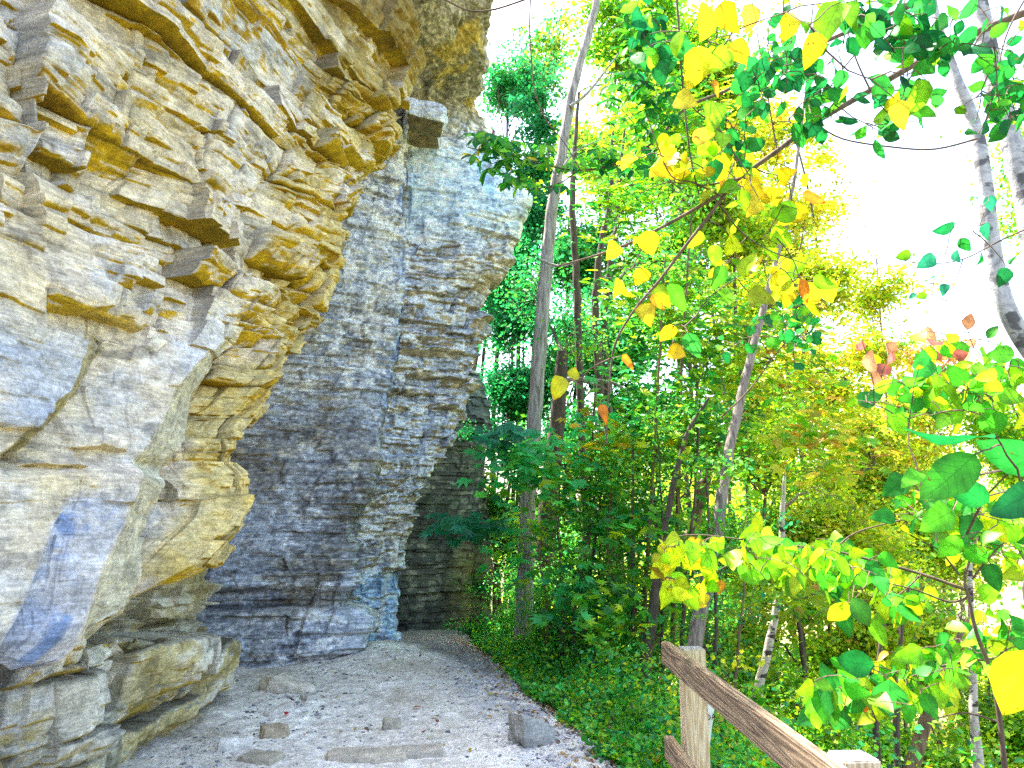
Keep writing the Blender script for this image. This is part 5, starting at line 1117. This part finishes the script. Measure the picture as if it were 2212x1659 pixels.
# maple sprays low beside the grey trunk
def maple_spray(px, py, Y_, rx, ry, n, spx, pl, seed, label):
    rs = np.random.RandomState(seed); base = R(px + rx, py + ry * .6, Y_ + .3); e = empty('maple_branch', tuple(base)); tag(e, label, 'branch')
    ac = Acc()
    for k in range(7):
        V, Q = tube(wiggle(base, R(px + rs.uniform(-rx, rx), py + rs.uniform(-ry, ry), Y_), 6, .2, rs), np.linspace(.008, .002, 6), 5, 3); ac.add(V, Q)
    ac.build('stems', M_TWIG, e, base)
    P_ = R(px + np.clip(rs.randn(n), -2.2, 2.2) * rx * .6, py + np.clip(rs.randn(n), -2.2, 2.2) * ry * .6, Y_ + rs.randn(n) * .35)
    la = Acc()
    # five-lobed leaves: three crossing blades per leaf
    N_ = unit(np.stack([rs.randn(n) * .35, -.5 + rs.randn(n) * .3, .8 + rs.rand(n) * .4], -1)); T_ = unit(np.cross(N_, rs.randn(n, 3))); B_ = np.cross(N_, T_); s = spx * (.6 + .6 * rs.rand(n)) / F * Y_; cols = pal(pl, n, rs, .18)
    for a in (-1.15, -.58, 0, .58, 1.15):
        d = T_ * math.cos(a) + B_ * math.sin(a); f_ = 1.0 if abs(a) < .7 else .7
        la.add(*small_leaves(P_, s * f_, cols, rs, .17, frames=(d, unit(np.cross(N_, d)), N_)))
    la.build('leaves', M_LEAF, e, base)
maple_spray(1130, 985, 9.0, 90, 45, 130, 32, {'mint': 4}, 931, 'spray of bright maple leaves crossing the grey trunk at half height')
maple_spray(1180, 1040, 9.2, 110, 42, 120, 28, {'mint': 3, 'lime': 1}, 932, 'lower spray of maple leaves right of the grey trunk')
maple_spray(1330, 960, 9.4, 110, 55, 260, 28, {'lime': 3, 'yellow': 2, 'mint': 2}, 933, 'yellow-green spray of leaves to the right of the grey trunk')
maple_spray(1010, 1145, 9.6, 60, 26, 130, 26, {'teal': 3, 'deep': 1}, 934, 'small bluish green spray in front of the dark rock column')
maple_spray(1090, 940, 8.6, 45, 18, 40, 34, {'teal': 3}, 935, 'few bluish leaves at the left of the maple spray')
maple_spray(1120, 1180, 10.2, 70, 70, 70, 26, {'mint': 3, 'lime': 1}, 936, 'green spray in front of the lower grey trunk')
for (px, py, Yd, rx, ry, n_, sz, pl, lb) in [(1420, 620, 9.5, 110, 90, 330, 26, {'green': 3, 'lime': 2}, 'spray of green leaves behind the cluster of small yellow leaves'), (1560, 720, 9.0, 110, 100, 330, 26, {'lime': 3, 'green': 2}, 'spray of lime leaves left of the leaning tree'),
    (1400, 860, 9.5, 110, 90, 330, 26, {'green': 3, 'mint': 2}, 'spray of fresh green leaves in the middle of the wood'), (1520, 930, 8.8, 100, 90, 300, 26, {'green': 3, 'lime': 2}, 'spray of green leaves beside the forked sapling'), (1720, 760, 9.5, 110, 100, 300, 26, {'lime': 3, 'gold': 2}, 'golden spray right of the leaning tree'),
    (1300, 1120, 9.2, 100, 80, 190, 26, {'mint': 2, 'green': 3}, 'fresh green spray over the saplings'), (1420, 1150, 8.8, 90, 80, 160, 26, {'green': 3, 'lime': 2}, 'green spray over the top of the mossy trunk'), (1250, 1290, 9.0, 80, 70, 150, 26, {'mint': 3, 'green': 2}, 'fresh green spray low among the saplings'),
    (1350, 1330, 8.4, 80, 70, 150, 26, {'green': 3, 'lime': 2}, 'green spray left of the dark slim trunk'), (1690, 1250, 8.5, 90, 60, 240, 28, {'lime': 4, 'gold': 1}, 'lime spray in front of the birch'), (1780, 960, 9.0, 110, 80, 260, 28, {'gold': 3, 'lime': 3}, 'golden spray above the arching branch'),
    (1460, 250, 9.5, 110, 90, 260, 28, {'lime': 3, 'green': 2}, 'lime spray under the top of the overhanging branch'), (1330, 420, 10.5, 100, 80, 260, 26, {'lime': 2, 'green': 3}, 'green spray between the grey tree and the yellow leaves'), (1640, 250, 10.5, 100, 90, 200, 28, {'lime': 2, 'gold': 3}, 'golden spray behind the overhanging branch')]:
    maple_spray(px, py, Yd, rx, ry, n_, sz, pl, int(px + py), lb)
# plants on the rock column
for (px, py, Yd, rx, ry, lab) in [(1020, 940, 13.3, 34, 34, 'dark ivy patch clinging to the rock column'), (1045, 1380, 12.4, 50, 26, 'fern at the foot of the dark column')]:
    nm = 'creeper' if py < 1000 else 'fern'; c0 = R(px, py, Yd); e = empty(nm, tuple(c0 - np.array([0, -.1, ry / F * Yd]))); tag(e, lab, nm); b0 = np.array(e.location); rs = np.random.RandomState(int(px)); ac = Acc()
    for k in range(8):
        V, Q = tube(wiggle(b0, c0 + rs.uniform(-1, 1, 3) * np.array([rx, 10, ry]) / F * Yd, 5, .2, rs), np.linspace(.007, .002, 5), 5, 2); ac.add(V, Q)
    ac.build('stems', M_TWIG, e, b0); crown([(c0, np.array([rx, 18, ry]) / F * Yd)], 3000, 0.045, {'deep': 3, 'maple': 1}, int(px), clump=.12).build('foliage', M_LEAF, e, b0)

# the light green shrub arching in on the right
leafy_branch('shrub_branch', 'arching branch of pale yellow-green leaves above the top of the first railing post', 'branch',
  [([(2090, 1275), (1990, 1240), (1900, 1215), (1800, 1190), (1700, 1178), (1600, 1165), (1500, 1155), (1430, 1165)], (3.0, 3.4), 7, 2), ([(1640, 1170), (1590, 1210), (1530, 1240), (1440, 1260)], 3.3, 3, 1.5), ([(1990, 1240), (1930, 1290), (1830, 1300), (1760, 1330)], 3.1, 4, 1.5), ([(1800, 1190), (1850, 1150), (1960, 1120), (2080, 1090)], 3.1, 4, 2)],
  [scatter([(1430, 1185, 14), (1480, 1180, 20), (1560, 1185, 26)], 34, 3.3, 48, {'lime': 3, 'yellow': 1, 'gold': 1}, 941, 'heart', .7, .5, 1.0),
   scatter([(1440, 1260, 18), (1470, 1270, 18), (1530, 1250, 22)], 20, 3.3, 50, {'lime': 3, 'yellow': 2}, 942, 'heart', .7, .5, 1.2),
   scatter([(1600, 1190, 30), (1700, 1200, 34), (1800, 1220, 34), (1900, 1230, 30)], 120, 3.2, 46, {'lime': 4, 'green': 3}, 943, 'heart', .7, .6, .8),
   scatter([(1840, 1290, 26), (1920, 1300, 28), (1990, 1290, 26)], 34, 3.1, 48, {'lime': 2, 'green': 3}, 944, 'oval', .65, .6, .8),
   placed([(1818, 1335, 80, 275), (1740, 1205, 50, 200), (1780, 1190, 56, 300)], 3.1, {'lime': 1, 'green': 1}, 945, 'oval', .5), placed([(1553, 1268, 30, 250)], 3.3, {'orange': 1}, 946)])
leafy_branch('shrub', 'tall shrub with forked dark stem and green leaves at the right edge', 'shrub',
  [([(2175, 1720), (2160, 1560), (2140, 1450), (2110, 1370), (2092, 1290), (2085, 1240), (2120, 1150), (2150, 1080)], (2.6, 2.6), 12, 3), ([(2092, 1290), (2050, 1300), (1980, 1275), (1920, 1260)], 2.7, 6, 2), ([(2100, 1250), (2160, 1180), (2230, 1130)], 2.6, 5, 2), ([(2145, 1460), (2230, 1400)], 2.6, 5, 3), ([(2070, 1240), (2030, 1190), (1990, 1170)], 2.6, 5, 2), ([(2160, 1560), (2080, 1540), (2000, 1560)], 2.8, 5, 2)],
  [scatter([(1950, 1060, 34), (2010, 1120, 36), (2080, 1140, 40), (2160, 1120, 36), (2200, 1220, 34)], 110, 2.6, 52, {'lime': 3, 'green': 4}, 951, 'heart', .75, .6),
   scatter([(1930, 870, 40), (2010, 830, 36), (2100, 850, 40), (2180, 800, 36)], 130, 3.0, 46, {'lime': 2, 'green': 4}, 952, 'heart', .72, .6),
   scatter([(1880, 790, 24), (1950, 760, 24), (2060, 720, 30), (2150, 760, 26)], 26, 3.2, 44, {'pink': 2, 'lime': 1, 'green': 1}, 953, 'oval', .7, .6),
   scatter([(2180, 1330, 30), (2150, 1420, 26), (2060, 1400, 30)], 60, 2.8, 46, {'lime': 2, 'green': 2}, 954, 'heart', .7, .6),
   placed([(2060, 955, 190, 190), (2190, 985, 150, 160), (2060, 1030, 160, 220), (2195, 1080, 130, 200), (2030, 1120, 120, 200), (2090, 1060, 110, 150)], 1.5, {'deep': 2, 'green': 2}, 955, 'oval', .55, .25),
   placed([(2195, 1480, 150, 250)], 1.5, {'lime': 1}, 956, 'heart', .8, .25)])
leafy_branch('shrub_branch', 'low branch of green leaves with one orange leaf above the second railing post', 'branch',
  [([(2280, 1400), (2160, 1420), (2050, 1435), (1960, 1465), (1880, 1500), (1800, 1520)], (2.7, 2.9), 7, 2), ([(1960, 1465), (1900, 1440), (1850, 1450)], 2.8, 3, 1.5), ([(1990, 1455), (2060, 1480), (2130, 1470)], 2.8, 3, 1.5)],
  [scatter([(1760, 1500, 26), (1830, 1500, 30), (1900, 1480, 30), (1980, 1460, 34), (2060, 1430, 34)], 120, 2.8, 50, {'lime': 3, 'green': 4}, 961, 'heart', .7, .6),
   placed([(1878, 1512, 52, 230), (1905, 1415, 30, 200)], 2.75, {'orange': 1, 'yellow': 1}, 962, 'heart', .5), placed([(1925, 1505, 80, 280), (1850, 1435, 70, 180)], 2.7, {'deep': 1, 'green': 2}, 963, 'oval', .8, .3)])
leafy_branch('tree_branch', 'sparse drooping branch of bluish green leaves before the white sky on the right', 'branch',
  [([(2250, 480), (2160, 520), (2080, 560), (2000, 570), (1940, 560)], 3.4, 4, 1.5), ([(2080, 560), (2060, 620), (2040, 660)], 3.4, 2.5, 1.2)],
  [placed([(2040, 495, 50, 200), (2000, 565, 48, 200), (1950, 552, 34, 180), (2065, 555, 34, 260), (2085, 530, 36, 300), (2010, 600, 40, 200), (2040, 625, 30, 250), (2130, 500, 40, 290), (2140, 440, 36, 280), (2120, 560, 34, 250), (1990, 640, 24, 200), (1970, 640, 20, 210), (2165, 600, 46, 250), (2190, 560, 50, 220)], 3.3, {'teal': 2, 'deep': 2, 'green': 1}, 971, 'heart', .75, .5)])
leafy_branch('tree_branch', 'round-leaved dark green twig in front of the leaning tree at mid height', 'branch',
  [([(1560, 900), (1620, 840), (1680, 760), (1740, 690), (1760, 640)], 5.0, 4, 1.5)],
  [scatter([(1600, 740, 30), (1680, 720, 30), (1740, 690, 22), (1720, 770, 24)], 80, 5.0, 26, {'deep': 3, 'green': 2}, 981, 'oval', .75, .7)])

# fallen leaves on the path
rs = np.random.RandomState(41)
FL = [(636, 1481 + 40, 'purple', (0.12, .05, .07), 'dark purple fallen leaf on the bare dirt by the white stone'), (622, 1543, 'red', (0.45, .02, .02), 'small red fallen leaf left on the dirt below the purple one'), (466, 1500, 'red', (0.5, .02, .02), 'small red leaf lying at the corner of the low ledge'),
      (1070, 1503, 'yellow', (0.7, .5, .05), 'yellow fallen leaf on the gravel side of the path'), (1052, 1553, 'tan', (0.5, .33, .12), 'tan fallen leaf farther down the gravel'), (948, 1548, 'tan', (0.35, .25, .1), 'brown fallen leaf in the middle of the path'), (890, 1530, 'tan', (0.4, .1, .05), 'reddish speck of leaf on the open dirt'), (1110, 1430, 'or', (0.6, .2, .02), 'orange fallen leaf under the shrubs at the path edge'), (1180, 1570, 'or', (0.6, .25, .03), 'orange fallen leaf right of the pointed grey rock')]
for (px, py, _n, cl, lab) in FL:
    p = R(px, py, 5.0); d = p - np.array([0, 0, CAMZ]); t = -CAMZ / d[2]; x, y = d[0] * t, d[1] * t; z = float(path_z(np.array(x), np.array(y))) + .022
    V, Q, C = big_leaves(np.array([[0, 0, 0.0]]), unit(np.array([[rs.randn(), rs.randn(), .15]])), np.array([[.1, .1, 1.0]]), np.array([.08]), .6, np.array([cl]), rs, 'oval', .1)
    o = mesh_obj('fallen_leaf', V, Q, M_BIGLEAF, col=C); o.location = (x, y, z); tag(o, lab, 'fallen leaf', 'fallen leaves on the path')

# ------------------------------------------------------------------ wooden railing
rail = empty('wooden_railing', (0.7, 2.5, 0)); tag(rail, 'weathered wooden railing with square posts and two rails, lower right', 'railing')
def beam(name, a, b, wx, hz, mat, axis, bev=0.004, rotz=0.0, top=None):
    """box along a->b; wx across, hz tall"""
    a = np.array(a, float); b = np.array(b, float); L_ = np.linalg.norm(b - a)
    import bmesh
    bm = bmesh.new(); bmesh.ops.create_cube(bm, size=1.0)
    sc_ = (wx, L_, hz) if axis == 'Y' else (wx, hz, L_)
    for v in bm.verts: v.co = Vector((v.co.x * sc_[0], v.co.y * sc_[1], v.co.z * sc_[2]))
    bmesh.ops.bevel(bm, geom=bm.edges[:], offset=bev, segments=2, affect='EDGES')
    me = bpy.data.meshes.new(name); bm.to_mesh(me); bm.free(); me.materials.append(mat)
    if top:
        me.materials.append(top)
        for p in me.polygons:
            if p.normal.z > .7: p.material_index = 1
    o = bpy.data.objects.new(name, me); COL.objects.link(o); o.parent = rail
    o.location = Vector((a + b) / 2) - rail.location
    d = Vector(b - a)
    o.rotation_euler = (math.atan2(d.z, math.hypot(d.x, d.y)), 0, -math.atan2(d.x, d.y)) if axis == 'Y' else (0, 0, rotz)
    return o
def topz(o): return o
beam('post', (0.752, 3.385, -0.4), (0.752, 3.385, 1.075), 0.095, 0.095, M_FRESH, 'Z', rotz=0.02, top=M_ENDTOP)
beam('post', (0.797, 1.93, -0.4), (0.797, 1.93, 1.06), 0.089, 0.089, M_FRESH, 'Z', rotz=0.05, top=M_ENDTOP)
beam('rail', (0.650, 3.42, 1.05), (0.715, 0.30, 1.04), 0.038, 0.092, M_WEATHERED, 'Y')
beam('rail', (0.650, 3.42, 0.675), (0.715, 0.30, 0.67), 0.038, 0.092, M_WEATHERED, 'Y')
